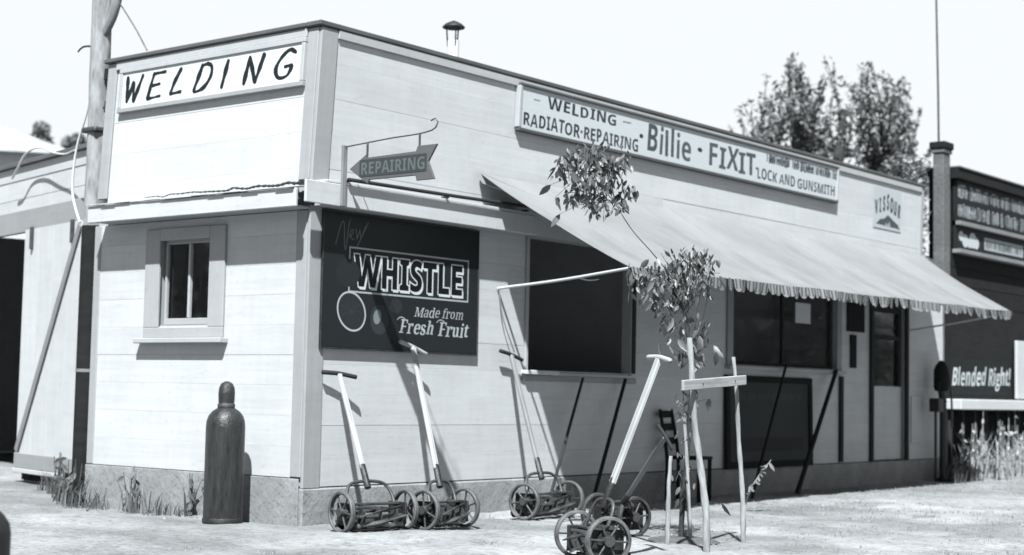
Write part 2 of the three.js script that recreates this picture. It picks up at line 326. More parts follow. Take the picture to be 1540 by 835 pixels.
// shop window with its transom bar and a card in it
{
  const w = new THREE.Group(); w.name = 'shop_window'; shop.add(w);
  box('casing', mat.trim, w, 6.30, 6.42, 1.40, 2.44, 0.0225, 0.045, 0.004);
  box('casing', mat.trim, w, 8.88, 9.0, 1.40, 2.44, 0.0225, 0.045, 0.004);
  box('casing', mat.trim, w, 6.421, 8.879, 2.32, 2.44, 0.0225, 0.045, 0.004);
  box('sill', mat.trimLight, w, 6.28, 9.02, 1.365, 1.405, -0.02, 0.10, 0.006);
  const s = new THREE.Group(); s.name = 'sash'; w.add(s);
  box('stile', mat.darkWood, s, 6.425, 6.48, 1.422, 2.318, -0.06, -0.02, 0.004);
  box('stile', mat.darkWood, s, 8.82, 8.875, 1.422, 2.318, -0.06, -0.02, 0.004);
  box('mullion', mat.darkWood, s, 7.63, 7.67, 1.46, 2.28, -0.058, -0.02, 0.004);
  box('rail', mat.darkWood, s, 6.481, 8.819, 1.422, 1.459, -0.06, -0.02, 0.004);
  box('rail', mat.darkWood, s, 6.481, 8.819, 2.281, 2.318, -0.06, -0.02, 0.004);
  box('pane', mat.glass, s, 6.481, 7.629, 1.46, 2.28, -0.042, -0.04, 0);
  box('pane', mat.glass, s, 7.671, 8.819, 1.46, 2.28, -0.042, -0.04, 0);
  box('window_card', M(0.4), s, 7.97, 8.34, 1.95, 2.19, -0.039, -0.037, 0);
}
// wall strip beside the door: dark board and bell-box strip
box('notice_board', mat.tar, shop, 9.16, 9.62, 1.9, 2.26, 0.0225, 0.045, 0.004);
box('thermometer_board', mat.tar, shop, 9.25, 9.41, 1.45, 1.86, 0.0225, 0.04, 0.004);
box('batten', mat.darkWood, shop, 8.96, 9.03, 0.30, 1.34, 0.0225, 0.06, 0.004);
box('pale_panel', mat.wall[0], shop, 11.02, 11.42, 0.5, 1.12, 0.0225, 0.034, 0.003);
// door
{
  const w = new THREE.Group(); w.name = 'door'; shop.add(w);
  box('jamb', mat.darkWood, w, 9.79, 9.86, 0.285, 2.36, 0.0225, 0.06, 0.004);
  box('jamb', mat.darkWood, w, 10.82, 10.89, 0.285, 2.36, 0.0225, 0.06, 0.004);
  box('lintel', mat.darkWood, w, 9.861, 10.819, 2.26, 2.36, 0.0225, 0.06, 0.004);
  box('lower_panel', mat.wall[1], w, 9.865, 10.815, 0.30, 1.24, -0.055, -0.02, 0.004);
  box('stile', mat.darkWood, w, 9.865, 9.94, 1.243, 2.255, -0.055, -0.018, 0.004);
  box('stile', mat.darkWood, w, 10.74, 10.815, 1.243, 2.255, -0.055, -0.018, 0.004);
  box('rail', mat.darkWood, w, 9.941, 10.739, 2.19, 2.255, -0.055, -0.018, 0.004);
  box('rail', mat.darkWood, w, 9.941, 10.739, 1.84, 1.90, -0.055, -0.018, 0.004);
  box('pane', mat.glass, w, 9.941, 10.739, 1.243, 1.839, -0.038, -0.036, 0);
  box('pane', mat.glass, w, 9.941, 10.739, 1.901, 2.189, -0.038, -0.036, 0);
  mesh('door_knob', new THREE.SphereGeometry(0.03, 10, 8), mat.iron, w, [9.90, 1.16, 0.005]);
}
// roof vent pipe with cowl
{
  const v = thing('roof_vent', 'thin stovepipe with round mushroom cowl on the shop roof', 'vent', [3.40, 3.02, -1.5]);
  mesh('pipe', new THREE.CylinderGeometry(0.06, 0.06, 1.62, 14), M(0.5, { roughness: 0.4 }), v, [0, 0.81, 0]);
  mesh('cowl', new THREE.LatheGeometry([[0.001, 0.07], [0.05, 0.05], [0.09, 0.028], [0.118, 0], [0.114, -0.01], [0.04, 0.004], [0.001, 0.01]].map((p) => new THREE.Vector2(...p)), 18), mat.ironDark, v, [0, 1.76, 0]);
  for (let k = 0; k < 3; k++) mesh('cowl_strut', tubeG([V(0.058 * Math.cos(k * 2.1), 1.56, 0.058 * Math.sin(k * 2.1)), V(0.075 * Math.cos(k * 2.1), 1.775, 0.075 * Math.sin(k * 2.1))], 0.008), mat.iron, v);
  mesh('flashing', new THREE.ConeGeometry(0.2, 0.12, 14), mat.iron, v, [0, 0.058, 0]);
}

// ------------------------------------------------------------------ signs on the shop
function framed(parent, m) { return m; }
// hand-lettered strokes: glyphs on a 0..1 x 0..1 grid
const GL = {
  W: [[0, 0, .22, 1, .45, .25, .68, 1, 1, 0]], E: [[1, 0, .15, .02, .05, .5, 0, 1, .9, .96], [.08, .5, .7, .46]], L: [[.5, 0, .15, .5, 0, .95, .8, .92]], D: [[.25, 0, .1, .5, 0, 1, .6, .9, .95, .5, .9, .12, .6, -.02, .2, .02]],
  I: [[.6, 0, .4, 1]], N: [[.12, 1, .2, 0, .72, 1, .95, 0]], G: [[.95, .1, .6, -.02, .2, .25, .02, .65, .25, .98, .7, .95, .85, .6, .5, .6]],
};
{
  const s = thing('painted_sign', 'long white sign with slanted black letters WELDING on the side parapet', 'sign');
  const w = 1024, h = 150;
  const face = signMat(w, h, (x) => {
    x.fillStyle = '#e9edee'; x.fillRect(0, 0, w, h); grain(x, w, h, 500, true, 0.05);
    x.lineCap = 'round'; x.lineJoin = 'round';
    [...'WELDING'].forEach((ch, i) => {
      const gx = 18 + [0, 150, 285, 425, 560, 690, 862][i], gy = 26, gw = [92, 80, 72, 84, 50, 100, 96][i], gh = 96;
      for (const st of GL[ch]) {
        const pts = []; for (let k = 0; k < st.length; k += 2) pts.push(V(gx + st[k] * gw + (1 - st[k + 1]) * 18, gy + st[k + 1] * gh, 0));
        const cv = new THREE.CatmullRomCurve3(pts, false, 'catmullrom', ch === 'D' || ch === 'G' ? 0.5 : 0.08), n = Math.ceil(cv.getLength()); x.fillStyle = '#1b2022';
        for (let k = 0; k <= n; k++) { const p = cv.getPointAt(k / n), q = cv.getTangentAt(k / n), lw = (7.2 + 4.6 * Math.abs(q.y) + 1.2 * Math.sin(k * 0.11 + i)) * (0.86 + 0.14 * Math.sin(k * 0.05)); x.globalAlpha = rr(0.25, 0.8); x.beginPath(); x.ellipse(p.x + rr(-0.6, 0.6), p.y + rr(-0.6, 0.6), lw, lw * 0.85, 0.6, 0, 7); x.fill(); }
        x.globalAlpha = 1;
      }
    });
  }, { bumpMap: T.paintB, bumpScale: 0.001 });
  const z0 = -2.44, z1 = -0.14, y0 = 3.49, y1 = 3.83;
  const pl = new THREE.PlaneGeometry(z1 - z0, y1 - y0); pl.rotateY(-Math.PI / 2);
  lean(box('backing_board', mat.wall[0], s, -0.05, -0.0235, y0, y1, z0, z1, 0.002));
  lean(mesh('lettered_face', pl, face, s, [-0.0525, (y0 + y1) / 2, (z0 + z1) / 2]));
  const fr = mat.trimLight, fb = mat.trim;
  lean(box('frame_rail', fr, s, -0.068, -0.024, y1 - 0.012, y1 + 0.03, z0 - 0.03, z1 + 0.03, 0.005));
  lean(box('frame_rail', fb, s, -0.068, -0.024, y0 - 0.03, y0 + 0.012, z0 - 0.03, z1 + 0.03, 0.005));
  lean(box('frame_stile', fr, s, -0.066, -0.024, y0 + 0.0125, y1 - 0.0125, z0 - 0.028, z0 + 0.012, 0.005));
  lean(box('frame_stile', fr, s, -0.066, -0.024, y0 + 0.0125, y1 - 0.0125, z1 - 0.012, z1 + 0.028, 0.005));
}
// hand lettering: every letter a little different in lean, size and height, edges not quite even
function brush(x, t, X, Y, W, size, lw = 0) {
  const m = x.measureText(t).width; let p = 0;
  for (const ch of t) {
    const w = x.measureText(ch).width; x.save(); x.translate(X + (p + w / 2) * W / m, Y + rr(-0.03, 0.03) * size); x.rotate(rr(-0.035, 0.035)); x.transform(1, 0, rr(-0.05, 0.05), 1, 0, 0);
    x.scale(W / m * rr(0.94, 1.06), rr(0.95, 1.06)); x.globalAlpha = rr(0.82, 1); x.fillText(ch, -w / 2, 0); if (lw) x.strokeText(ch, -w / 2, 0);
    x.globalAlpha = 0.35; x.fillText(ch, -w / 2 + rr(-1.5, 1.5), rr(-1.5, 1.5)); x.restore(); p += w;
  }
}
const scrawl = (x, x0, x1, yb, ht, col, lw) => { // rows of worn lettering too faint to read
  x.strokeStyle = col; let p = x0, word = 0;
  while (p < x1) {
    if (word > 3 && rnd() < 0.24) { p += ht * 0.4; word = 0; continue; }
    word++; const w = ht * rr(0.22, 0.36), k = Math.floor(rnd() * 6); x.lineWidth = lw * rr(0.6, 1);
    x.beginPath(); const q = (a, b, c, d) => { x.moveTo(p + a * w, yb - (1 - b) * ht); x.lineTo(p + c * w, yb - (1 - d) * ht); };
    q(rr(0, .1), rr(0, .12), 0, rr(.85, 1)); if (k > 0) q(1, rr(0, .3), rr(.8, 1), 1); if (k === 2 || k === 4) q(0, .04, 1, .04); if (k === 3 || k === 5) q(0, rr(.4, .6), 1, .5); if (k === 4) q(0, .96, 1, .96);
    x.stroke(); p += w + ht * 0.13;
  }
};
{
  const s = thing('name_board', 'long white lettered name board reading Billie FIXIT along the front parapet', 'sign');
  const x0 = 2.50, x1 = 8.76, y0 = 3.47, y1 = 3.885, w = 2048, h = 136;
  const face = signMat(w, h, (x) => {
    x.fillStyle = '#d9dddf'; x.fillRect(0, 0, w, h); grain(x, w, h, 1200, true, 0.06);
    const px = (X) => (X - x0) / (x1 - x0) * w;
    const put = (t, X0, X1, y, size, col, font = 'bold') => { x.fillStyle = col; x.strokeStyle = col; x.font = `${font} ${size}px sans-serif`; brush(x, t, px(X0), y, px(X1) - px(X0), size); };
    const X = (p, y) => frontPt(p, y, 0.06).x + 0.06;
    put('–', X(790, 160), X(801, 160), 50, 44, '#8b9091'); put('WELDING', X(812, 165), X(918, 190), 55, 50, '#23282a'); put('–', X(925, 195), X(940, 195), 46, 44, '#7b8081');
    put('RADIATOR·REPAIRING', X(775, 180), X(952, 220), 122, 56, '#2c3133');
    put('·', X(951, 200), X(960, 200), 96, 90, '#2a2f31'); put('Billie', X(962, 200), X(1032, 220), 112, 122, '#4c5254', 'bold');
    put('·', X(1038, 225), X(1050, 225), 96, 90, '#2a2f31'); put('FIXIT', X(1056, 230), X(1130, 240), 112, 112, '#454b4d', 'bold'); put('·', X(1128, 245), X(1135, 245), 100, 60, '#44494b');
    scrawl(x, px(X(1146, 240)), px(X(1252, 260)), 50, 36, 'rgba(38,44,46,0.9)', 8);
    put('LOCK AND GUNSMITH', X(1131, 265), X(1250, 290), 118, 54, '#454b4d', 'bold');
    grain(x, w, h, 2600, false, 0.5);
  }, { bumpMap: T.paintB, bumpScale: 0.001 });
  lean(box('backing_board', mat.wall[1], s, x0, x1, y0, y1, 0.0245, 0.056, 0.002));
  lean(mesh('lettered_face', new THREE.PlaneGeometry(x1 - x0, y1 - y0), face, s, [(x0 + x1) / 2, (y0 + y1) / 2, 0.0585]));
  lean(box('frame_rail', mat.cap, s, x0 - 0.02, x1 + 0.02, y1 - 0.01, y1 + 0.016, 0.0445, 0.078, 0.005));
  lean(box('frame_rail', mat.cap, s, x0 - 0.02, x1 + 0.02, y0 - 0.022, y0 + 0.01, 0.0245, 0.08, 0.005));
  lean(box('frame_stile', mat.trimLight, s, x0 - 0.028, x0 + 0.012, y0 + 0.0125, y1 - 0.0125, 0.0245, 0.076, 0.005));
  lean(box('frame_stile', mat.trimLight, s, x1 - 0.012, x1 + 0.028, y0 + 0.0125, y1 - 0.0125, 0.0245, 0.076, 0.005));
}
{ // painted emblem near the end of the parapet: a fan of letters over a dark hill
  const w = 300, h = 330;
  const face = signMat(w, h, (x) => {
    x.fillStyle = '#dfe4e6'; x.fillRect(0, 0, w, h); x.translate(0, 10);
    const ch = 'VISSOUR'; x.fillStyle = '#2b3133'; x.strokeStyle = '#2b3133'; x.lineWidth = 3; x.textAlign = 'center';
    [...ch].forEach((c, i) => { const u = (i - 3) / 3; x.save(); x.translate(150 + u * 122, 206 - 46 * (1 - Math.abs(u))); x.rotate(u * 0.06); x.font = 'bold 50px sans-serif'; x.scale(0.95, 3.4 - 0.5 * Math.abs(u)); x.fillText(c, 0, 0); x.strokeText(c, 0, 0); x.restore(); });
    x.fillStyle = '#5a6061'; x.beginPath(); x.moveTo(25, 290); x.lineTo(70, 245); x.lineTo(110, 238); x.lineTo(150, 205); x.lineTo(200, 240); x.lineTo(255, 268); x.lineTo(280, 300); x.closePath(); x.fill();
    x.fillStyle = '#b9bfc0'; x.beginPath(); x.moveTo(120, 300); x.lineTo(135, 262); x.lineTo(150, 285); x.lineTo(172, 250); x.lineTo(185, 300); x.closePath(); x.fill();
    x.strokeStyle = '#33393a'; x.lineWidth = 9; x.beginPath(); x.moveTo(150, 205); x.lineTo(205, 240); x.lineTo(262, 270); x.lineTo(284, 302); x.stroke();
    grain(x, w, h, 500, false, 0.35);
  }, { bumpMap: T.paintB, bumpScale: 0.001, color: C(0.4) });
  const s = thing('emblem_board', 'white board with arched dark letters over a dark hill emblem', 'sign');
  lean(box('backing_board', mat.wall[0], s, 9.84, 10.66, 3.26, 3.80, 0.0245, 0.027, 0.0005));
  lean(mesh('painted_face', new THREE.PlaneGeometry(0.80, 0.53), face, s, [10.25, 3.53, 0.0295]));
}
{ // soft drink sign
  const w = 1024, h = 590;
  const face = signMat(w, h, (x) => {
    x.fillStyle = '#25292b'; x.fillRect(0, 0, w, h); grain(x, w, h, 900, false, 0.05);
    x.strokeStyle = '#6d7475'; x.lineWidth = 5; x.lineCap = 'round'; // "New"
    x.beginPath(); x.moveTo(70, 140); x.bezierCurveTo(95, 60, 105, 20, 118, 40); x.bezierCurveTo(125, 80, 118, 150, 130, 160); x.bezierCurveTo(145, 120, 140, 40, 158, 22); x.stroke();
    x.beginPath(); x.moveTo(150, 100); x.bezierCurveTo(175, 88, 182, 66, 168, 66); x.bezierCurveTo(150, 75, 150, 112, 182, 108); x.stroke();
    x.beginPath(); x.moveTo(192, 60); x.lineTo(200, 104); x.lineTo(216, 66); x.lineTo(224, 102); x.lineTo(252, 44); x.stroke();
    x.beginPath(); x.moveTo(268, 26); x.lineTo(196, 150); x.stroke();
    x.strokeStyle = '#b9bfc0'; x.lineWidth = 8; x.strokeRect(158, 146, 796, 196); x.fillStyle = '#272b2d'; x.fillRect(164, 152, 784, 184);
    x.font = 'bold 192px sans-serif'; const put = (t, X, Y, W, f) => { const m = x.measureText(t).width; x.save(); x.translate(X, Y); x.scale(W / m, 1); f(t); x.restore(); };
    put('WHISTLE', 190, 314, 730, (t) => { x.lineJoin = 'miter'; x.miterLimit = 3; x.strokeStyle = '#e4e8e8'; x.lineWidth = 17; x.strokeText(t, 0, 0); x.lineWidth = 8; for (const o of [4, 8, 11]) x.strokeText(t, o * 0.8, o); x.fillStyle = '#0f1315'; x.strokeStyle = '#0f1315'; x.lineWidth = 5; x.fillText(t, 0, 0); x.strokeText(t, 0, 0); });
    x.fillStyle = '#c9cfcf'; x.font = 'italic 62px serif'; brush(x, 'Made from', 580, 430, 345, 62);
    x.font = 'italic bold 88px serif'; brush(x, 'Fresh', 480, 512, 235, 88); brush(x, 'Fruit', 745, 514, 215, 88);
    x.lineWidth = 5; x.strokeStyle = '#b9bfc0'; x.beginPath(); x.moveTo(470, 452); x.quadraticCurveTo(490, 430, 520, 446); x.moveTo(738, 452); x.quadraticCurveTo(758, 430, 790, 446); x.stroke();
    // fruit and the cut half
    x.fillStyle = '#3a3f41'; x.beginPath(); x.ellipse(355, 458, 58, 68, 0, 0, 7); x.fill();
    x.fillStyle = '#8b9192'; x.beginPath(); x.ellipse(340, 446, 24, 34, 0.2, 0, 7); x.fill();
    x.fillStyle = '#333739'; x.beginPath(); x.ellipse(460, 390, 40, 34, 0, 0, 7); x.fill();
    x.fillStyle = '#2b3032'; x.beginPath(); x.ellipse(150, 260, 74, 62, 0, 0, 7); x.fill();
    x.fillStyle = '#2f3436'; x.beginPath(); x.ellipse(178, 430, 92, 78, 0.75, 0, 7); x.fill(); x.strokeStyle = '#c3c9c9'; x.lineWidth = 9; x.stroke();
    x.strokeStyle = '#3b4042'; x.lineWidth = 3; for (let k = 0; k < 9; k++) { x.beginPath(); x.moveTo(178, 430); x.lineTo(178 + 66 * Math.cos(k * 0.7), 430 + 62 * Math.sin(k * 0.7)); x.stroke(); }
    grain(x, w, h, 500, false, 0.08);
  }, { roughness: 0.5 });
  const s = thing('drink_sign', 'dark metal soft drink sign lettered WHISTLE made from fresh fruit', 'sign');
  box('backing_sheet', mat.black, s, 0.105, 2.02, 1.385, 2.47, 0.0345, 0.05, 0.002);
  mesh('printed_face', new THREE.PlaneGeometry(1.90, 1.07), face, s, [1.0625, 1.9275, 0.0525]);
  for (const [a, b, c, d] of [[0.10, 2.025, 1.375, 1.388], [0.10, 2.025, 2.467, 2.48], [0.10, 0.112, 1.389, 2.466], [2.013, 2.025, 1.389, 2.466]]) box('rim', mat.ironDark, s, a, b, c, d, 0.0345, 0.058, 0.003);
}
{ // hanging arrow sign
  const X = 0.15, s = thing('arrow_sign', 'grey arrow shaped sign lettered REPAIRING hanging from a scrolled rod', 'sign', [X, 2.5, 0.2]);
  box('bracket_post', mat.greyWood, s, -0.028, 0.022, -0.01, 0.475, 0.006, 0.03, 0.004);
  mesh('rod', tubeG([V(0, 0.462, 0.03), V(0, 0.49, 0.5), V(0, 0.505, 0.86), V(0, 0.53, 0.965), V(0, 0.58, 0.99), V(0, 0.605, 0.955), V(0, 0.59, 0.92)], 0.0055, 0.0055, 6), mat.iron, s);
  const sh = new THREE.Shape(); // z runs along the rod
  [[0.03, 0.30], [0.17, 0.40], [0.17, 0.375], [0.60, 0.385], [0.615, 0.425], [0.77, 0.425], [0.70, 0.30], [0.755, 0.165], [0.61, 0.165], [0.60, 0.205], [0.20, 0.205], [0.19, 0.175]].forEach((p, i) => i ? sh.lineTo(0.05 + p[0] * 1.22, p[1] - 0.02) : sh.moveTo(0.05 + p[0] * 1.22, p[1] - 0.02));
  const g = new THREE.ExtrudeGeometry(sh, { depth: 0.014, bevelEnabled: true, bevelSize: 0.003, bevelThickness: 0.003, bevelSegments: 1 });
  g.rotateY(-Math.PI / 2); g.translate(0.007, 0, 0); // shape x -> +z, depth -> -x
  mesh('arrow_board', g, painted(0.065), s);
  const f = signMat(768, 256, (x) => { x.fillStyle = '#424748'; x.fillRect(0, 0, 768, 256); x.font = 'bold 250px sans-serif'; const t = 'REPAIRING', m = x.measureText(t).width; x.save(); x.translate(10, 220); x.scale(748 / m, 1); x.lineWidth = 10; x.strokeStyle = '#3b4041'; x.strokeText(t, 0, 0); x.fillStyle = '#686e6f'; x.fillText(t, 0, 0); x.restore(); grain(x, 768, 256, 700, true, 0.25); });
  const pl = new THREE.PlaneGeometry(0.70, 0.135); pl.rotateY(-Math.PI / 2); mesh('lettering', pl, f, s, [-0.0125, 0.275, 0.545]);
  for (const [z, y0, y1] of [[0.265, 0.355, 0.475], [0.81, 0.40, 0.503]]) mesh('hanger', tubeG([V(0, y0, z), V(0, y1, z)], 0.009, 0.009, 6), mat.iron, s);
}

// ------------------------------------------------------------------ awning
{
  const a = thing('canvas_awning', 'wide pale canvas awning with scalloped striped valance over the shop front', 'awning');
  const xl = 2.0, xlE = 1.98, xr = 11.32, y0 = 3.0, z0 = 0.05, xrE = 11.18, n = 120, m = 14, pos = [], uv = [], idx = [];
  const edge = (u) => ({ x: xlE + (xrE - xlE) * u, y: 2.10 + 0.13 * u - 0.012 * Math.pow(Math.sin(u * Math.PI * 5), 2) + 0.002 * Math.sin(u * 41), z: 1.70 - 0.38 * u });
  const canopyAt = (u, v) => { const e = edge(u), X = xl + (xr - xl) * u, bay = Math.pow(Math.sin(u * Math.PI * 5), 2); return V(X + (e.x - X) * v, y0 + (e.y - y0) * v - Math.sin(Math.PI * v) * (0.035 + 0.006 * bay) - 0.004 * Math.sin(v * 9 + u * 23), z0 + (e.z - z0) * v); };
  for (let j = 0; j <= m; j++) for (let i = 0; i <= n; i++) { const u = i / n, v = j / m, p = canopyAt(u, v); pos.push(p.x, p.y, p.z); uv.push(p.x, v * 1.7); }
  for (let j = 0; j < m; j++) for (let i = 0; i < n; i++) { const k = j * (n + 1) + i; idx.push(k, k + n + 1, k + 1, k + 1, k + n + 1, k + n + 2); }
  const g = new THREE.BufferGeometry(); g.setAttribute('position', new THREE.Float32BufferAttribute(pos, 3)); g.setAttribute('uv', new THREE.Float32BufferAttribute(uv, 2)); g.setIndex(idx); g.computeVertexNormals();
  mesh('canopy', g, mat.canvas, a);
  for (let k = 1; k < 12; k++) { const u = k / 12, q = []; for (let j = 0; j <= 6; j++) q.push(canopyAt(u, j / 6).add(V(0, 0.0008, 0.0004))); mesh('seam', tubeG(q, 0.0016, 0.0016, 5), mat.canvas, a); }
  // loose fold of cloth at the upper corner
  const fg = new THREE.BufferGeometry(); fg.setAttribute('position', new THREE.Float32BufferAttribute([1.98, 3.01, 0.06, 2.62, 2.74, 0.46, 2.0, 2.9, 0.09, 2.62, 2.74, 0.46, 2.66, 2.70, 0.40, 2.0, 2.9, 0.09], 3)); fg.setAttribute('uv', new THREE.Float32BufferAttribute([0, 0, 1, 0, 0, .2, 1, 0, 1, .2, 0, .2], 2)); fg.computeVertexNormals();
  mesh('loose_fold', fg, mat.canvas, a);
  // valance: each scallop its own piece, alternately plain and striped
  const pitch = 0.134, cnt = Math.floor((xrE - xlE) / pitch), along = Math.atan2(0.38, xrE - xlE);
  const shapes = [0.1, 0.112, 0.12].map((h) => { const s = new THREE.Shape(); s.moveTo(-0.066, 0); s.lineTo(0.066, 0); s.lineTo(0.064, -h * 0.62); s.quadraticCurveTo(0.05, -h, 0, -h); s.quadraticCurveTo(-0.05, -h, -0.065, -h * 0.6); s.closePath(); return new THREE.ShapeGeometry(s, 5); });
  const stripeG = new THREE.PlaneGeometry(0.026, 0.085);
  for (let i = 0; i < cnt; i++) {
    const u = (i + 0.5) / cnt, e = edge(u);
    const p = mesh('scallop', shapes[Math.floor(rnd() * 3)], mat.canvas, a, [e.x, e.y + 0.003, e.z + 0.006]); p.rotation.set(rr(-0.3, 0.15), along + rr(-0.25, 0.25), rr(-0.06, 0.06));
    for (const dx of [-0.034, 0.034]) mesh('stripe', stripeG, mat.stripe, p, [dx, -0.044, 0.003]);
  }
  const iron = mat.ironLight;
  mesh('front_bar', tubeG([0, 0.2, 0.4, 0.6, 0.8, 1].map((u) => { const e = edge(u); return V(e.x, e.y - 0.012, e.z - 0.02); }), 0.013, 0.013, 7), iron, a);
  mesh('side_arm', tubeG([V(2.33, 1.99, 0.03), V(2.2, 2.03, 0.8), V(1.98, 2.09, 1.69)], 0.014, 0.012, 7), mat.whitePaint, a);
  mesh('side_arm', tubeG([V(11.0, 1.99, 0.03), V(11.08, 2.1, 0.7), V(xrE, 2.22, 1.31)], 0.014, 0.012, 7), mat.whitePaint, a);
  mesh('knotted_cord', tubeG([V(2.135, 2.045, 1.06), V(2.14, 2.025, 1.13), V(2.12, 2.015, 1.22), V(2.11, 2.02, 1.3)], 0.008, 0.004, 5), mat.whitePaint, a);
  mesh('roller_rod', tubeG([V(0.18, 2.706, 0.235), V(1.5, 2.716, 0.24), V(2.72, 2.735, 0.25)], 0.016, 0.016, 7), M(0.008, { roughness: 0.95 }), a);
  for (const x of [0.22, 1.4, 2.5]) box('rod_bracket', mat.ironDark, a, x - 0.012, x + 0.012, 2.692, 2.71, 0.15, 0.222, 0.002);
  mesh('pull_cord', tubeG([V(2.32, 2.0, 0.045), V(2.36, 1.75, 0.06), V(2.52, 1.42, 0.08)], 0.006, 0.006, 5), mat.greyWood, a);
}

// ------------------------------------------------------------------ shed behind, with a sliding door
{
  const th = Math.atan2(-0.973, -0.231), s = thing('storage_shed', 'pale shed with dark lower wall and a flat eave behind the shop', 'building', [1.03, 0, -4.33], th);
  // local: x to the right along the wall (towards the shop), z out of the wall
  box('wall_core', mat.core, s, -1.62, 0.95, 0, 2.728, -0.2, -0.12, 0.004);
  box('wall_core', mat.core, s, -9, 0.95, 2.73, 3.3, -0.2, -0.12, 0.004);
  box('wall_core', mat.core, s, -9, -5.2, 0, 2.728, -0.2, -0.12, 0.004);
  for (let x = -1.62; x < 0.94; x += 0.265) box('lower_board', mat.tar, s, x, Math.min(0.95, x + 0.258), 0.02, 2.72, -0.118, -0.09 - rr(0, 0.006), 0.004);
  box('side_wall', mat.inside, s, -0.9, -0.8, 0, 3.3, -7.5, -0.201, 0.004); box('side_wall', mat.inside, s, -9, -8.9, 0, 3.3, -7.5, -0.201, 0.004); box('back_wall', mat.inside, s, -9, -0.8, 0, 3.3, -7.61, -7.51, 0.004);
  for (let k = 0; k < 2; k++) for (let x = -9; x < 0.9; x += 2.65) box('upper_board', pick(), s, x, Math.min(0.95, x + 2.646), 2.73 + k * 0.36, 2.73 + k * 0.36 + 0.355, -0.118, -0.07, 0.002);
  box('track_board', mat.trim, s, -4, 0.42, 2.70, 2.95, -0.069, -0.03, 0.006);
  box('eave_board', mat.wall[2], s, -9.1, 1.0, 3.30, 3.452, -0.2, -0.062, 0.004);
  box('roof_sheet', mat.roof, s, -9.15, 1.05, 3.455, 3.505, -7.7, -0.02, 0.006);
  const d = new THREE.Group(); d.name = 'sliding_door'; s.add(d);
  for (let k = 0; k < 4; k++) { const w = 1.61 / 4, x = -1.63 + k * w; box('door_board', pick(), d, x, x + w - 0.0008, 0.13, 2.72, -0.055, -0.028, 0.001); }
  box('bottom_rail', mat.trim, d, -1.62, -0.03, 0.15, 0.31, -0.0275, 0.0, 0.005);
  box('bottom_strip', mat.wall[0], d, -1.64, -0.01, 0.10, 0.148, -0.05, 0.004, 0.005);
  box('edge_strip', mat.wall[0], d, -0.055, -0.012, 0.312, 2.69, -0.0275, -0.006, 0.004);
  const br = mesh('brace', boxG(2.78, 0.09, 0.022), mat.greyWood, d, [-0.85, 1.5, -0.014]); br.rotation.z = Math.atan2(2.36, 1.50);
  for (const x of [-1.4, -0.3]) box('hanger', mat.iron, d, x - 0.025, x + 0.025, 2.5, 2.74, -0.0275, 0.005, 0.004);
}
// utility pole and its fittings
{
  const s = thing('utility_pole', 'weathered wooden utility pole rising behind the shop corner', 'pole', [0.12, 0, -2.93]);
  mesh('shaft', tubeG([V(0.0, -0.3, 0), V(0, 1.5, 0.0), V(0.01, 3, 0.0), V(0.01, 4.5, -0.01), V(0.0, 6.4, 0)], 0.100, 0.088, 12, 0.02), mat.pole, s);
  mesh('tarred_butt', new THREE.CylinderGeometry(0.104, 0.108, 2.62, 14, 1, true), mat.tar, s, [0.004, 1.18, 0]); mesh('steel_band', new THREE.CylinderGeometry(0.110, 0.110, 0.03, 14, 1, true), mat.greyWood, s, [0.004, 1.18, 0]);
  const off = (px, py) => leftPt(px, py, 0.12).sub(V(0.12, 0, -2.93));
  mesh('side_brace', tubeG([off(150, 65), off(170, 22), off(178, -15)], 0.035, 0.05, 8), mat.pole, s);
  mesh('bracket', tubeG([off(148, 70), off(124, 71), off(117, 78)], 0.012, 0.008, 6), mat.ironDark, s);
  for (const y of [112, 161]) { const p = off(161, y); mesh('insulator_pin', tubeG([V(0, p.y, 0), V(p.x, p.y, p.z)], 0.01, 0.01, 6), mat.iron, s); mesh('insulator', new THREE.CylinderGeometry(0.026, 0.03, 0.1, 10), mat.black, s, [p.x + 0.0, p.y, p.z + 0.0]); }
  box('collar', mat.iron, s, -0.105, 0.11, 3.34, 3.39, -0.105, 0.105, 0.02);
  const wp = [[138, 150], [133, 175], [121, 215], [115, 250], [113, 290], [117, 312], [124, 335]].map(([a, b]) => off(a, b)).map((v, i) => v.add(V(-0.03, 0, 0)));
  mesh('conduit', tubeG(wp, 0.010, 0.013, 7), mat.whitePaint, s);
  mesh('guy_wire', tubeG([off(178, 2), off(203, 42), off(221, 76)], 0.007, 0.007, 5), mat.iron, s);
}
{ // white service cable curving over the shed eave
  const D = 15.6, s = tag(mesh('service_cable', tubeG([[18, 268], [24, 258], [38, 232], [58, 222], [78, 229], [96, 232], [112, 226]].map(([a, b], i) => leftPt(a, b, 0.98 + [0.42, 0.36, 0.3, 0.2, 0.1, 0.0, -0.2][i])), 0.014, 0.008, 7), mat.whitePaint, scene), 'white service cable curving across the shed eave', 'cable');
}

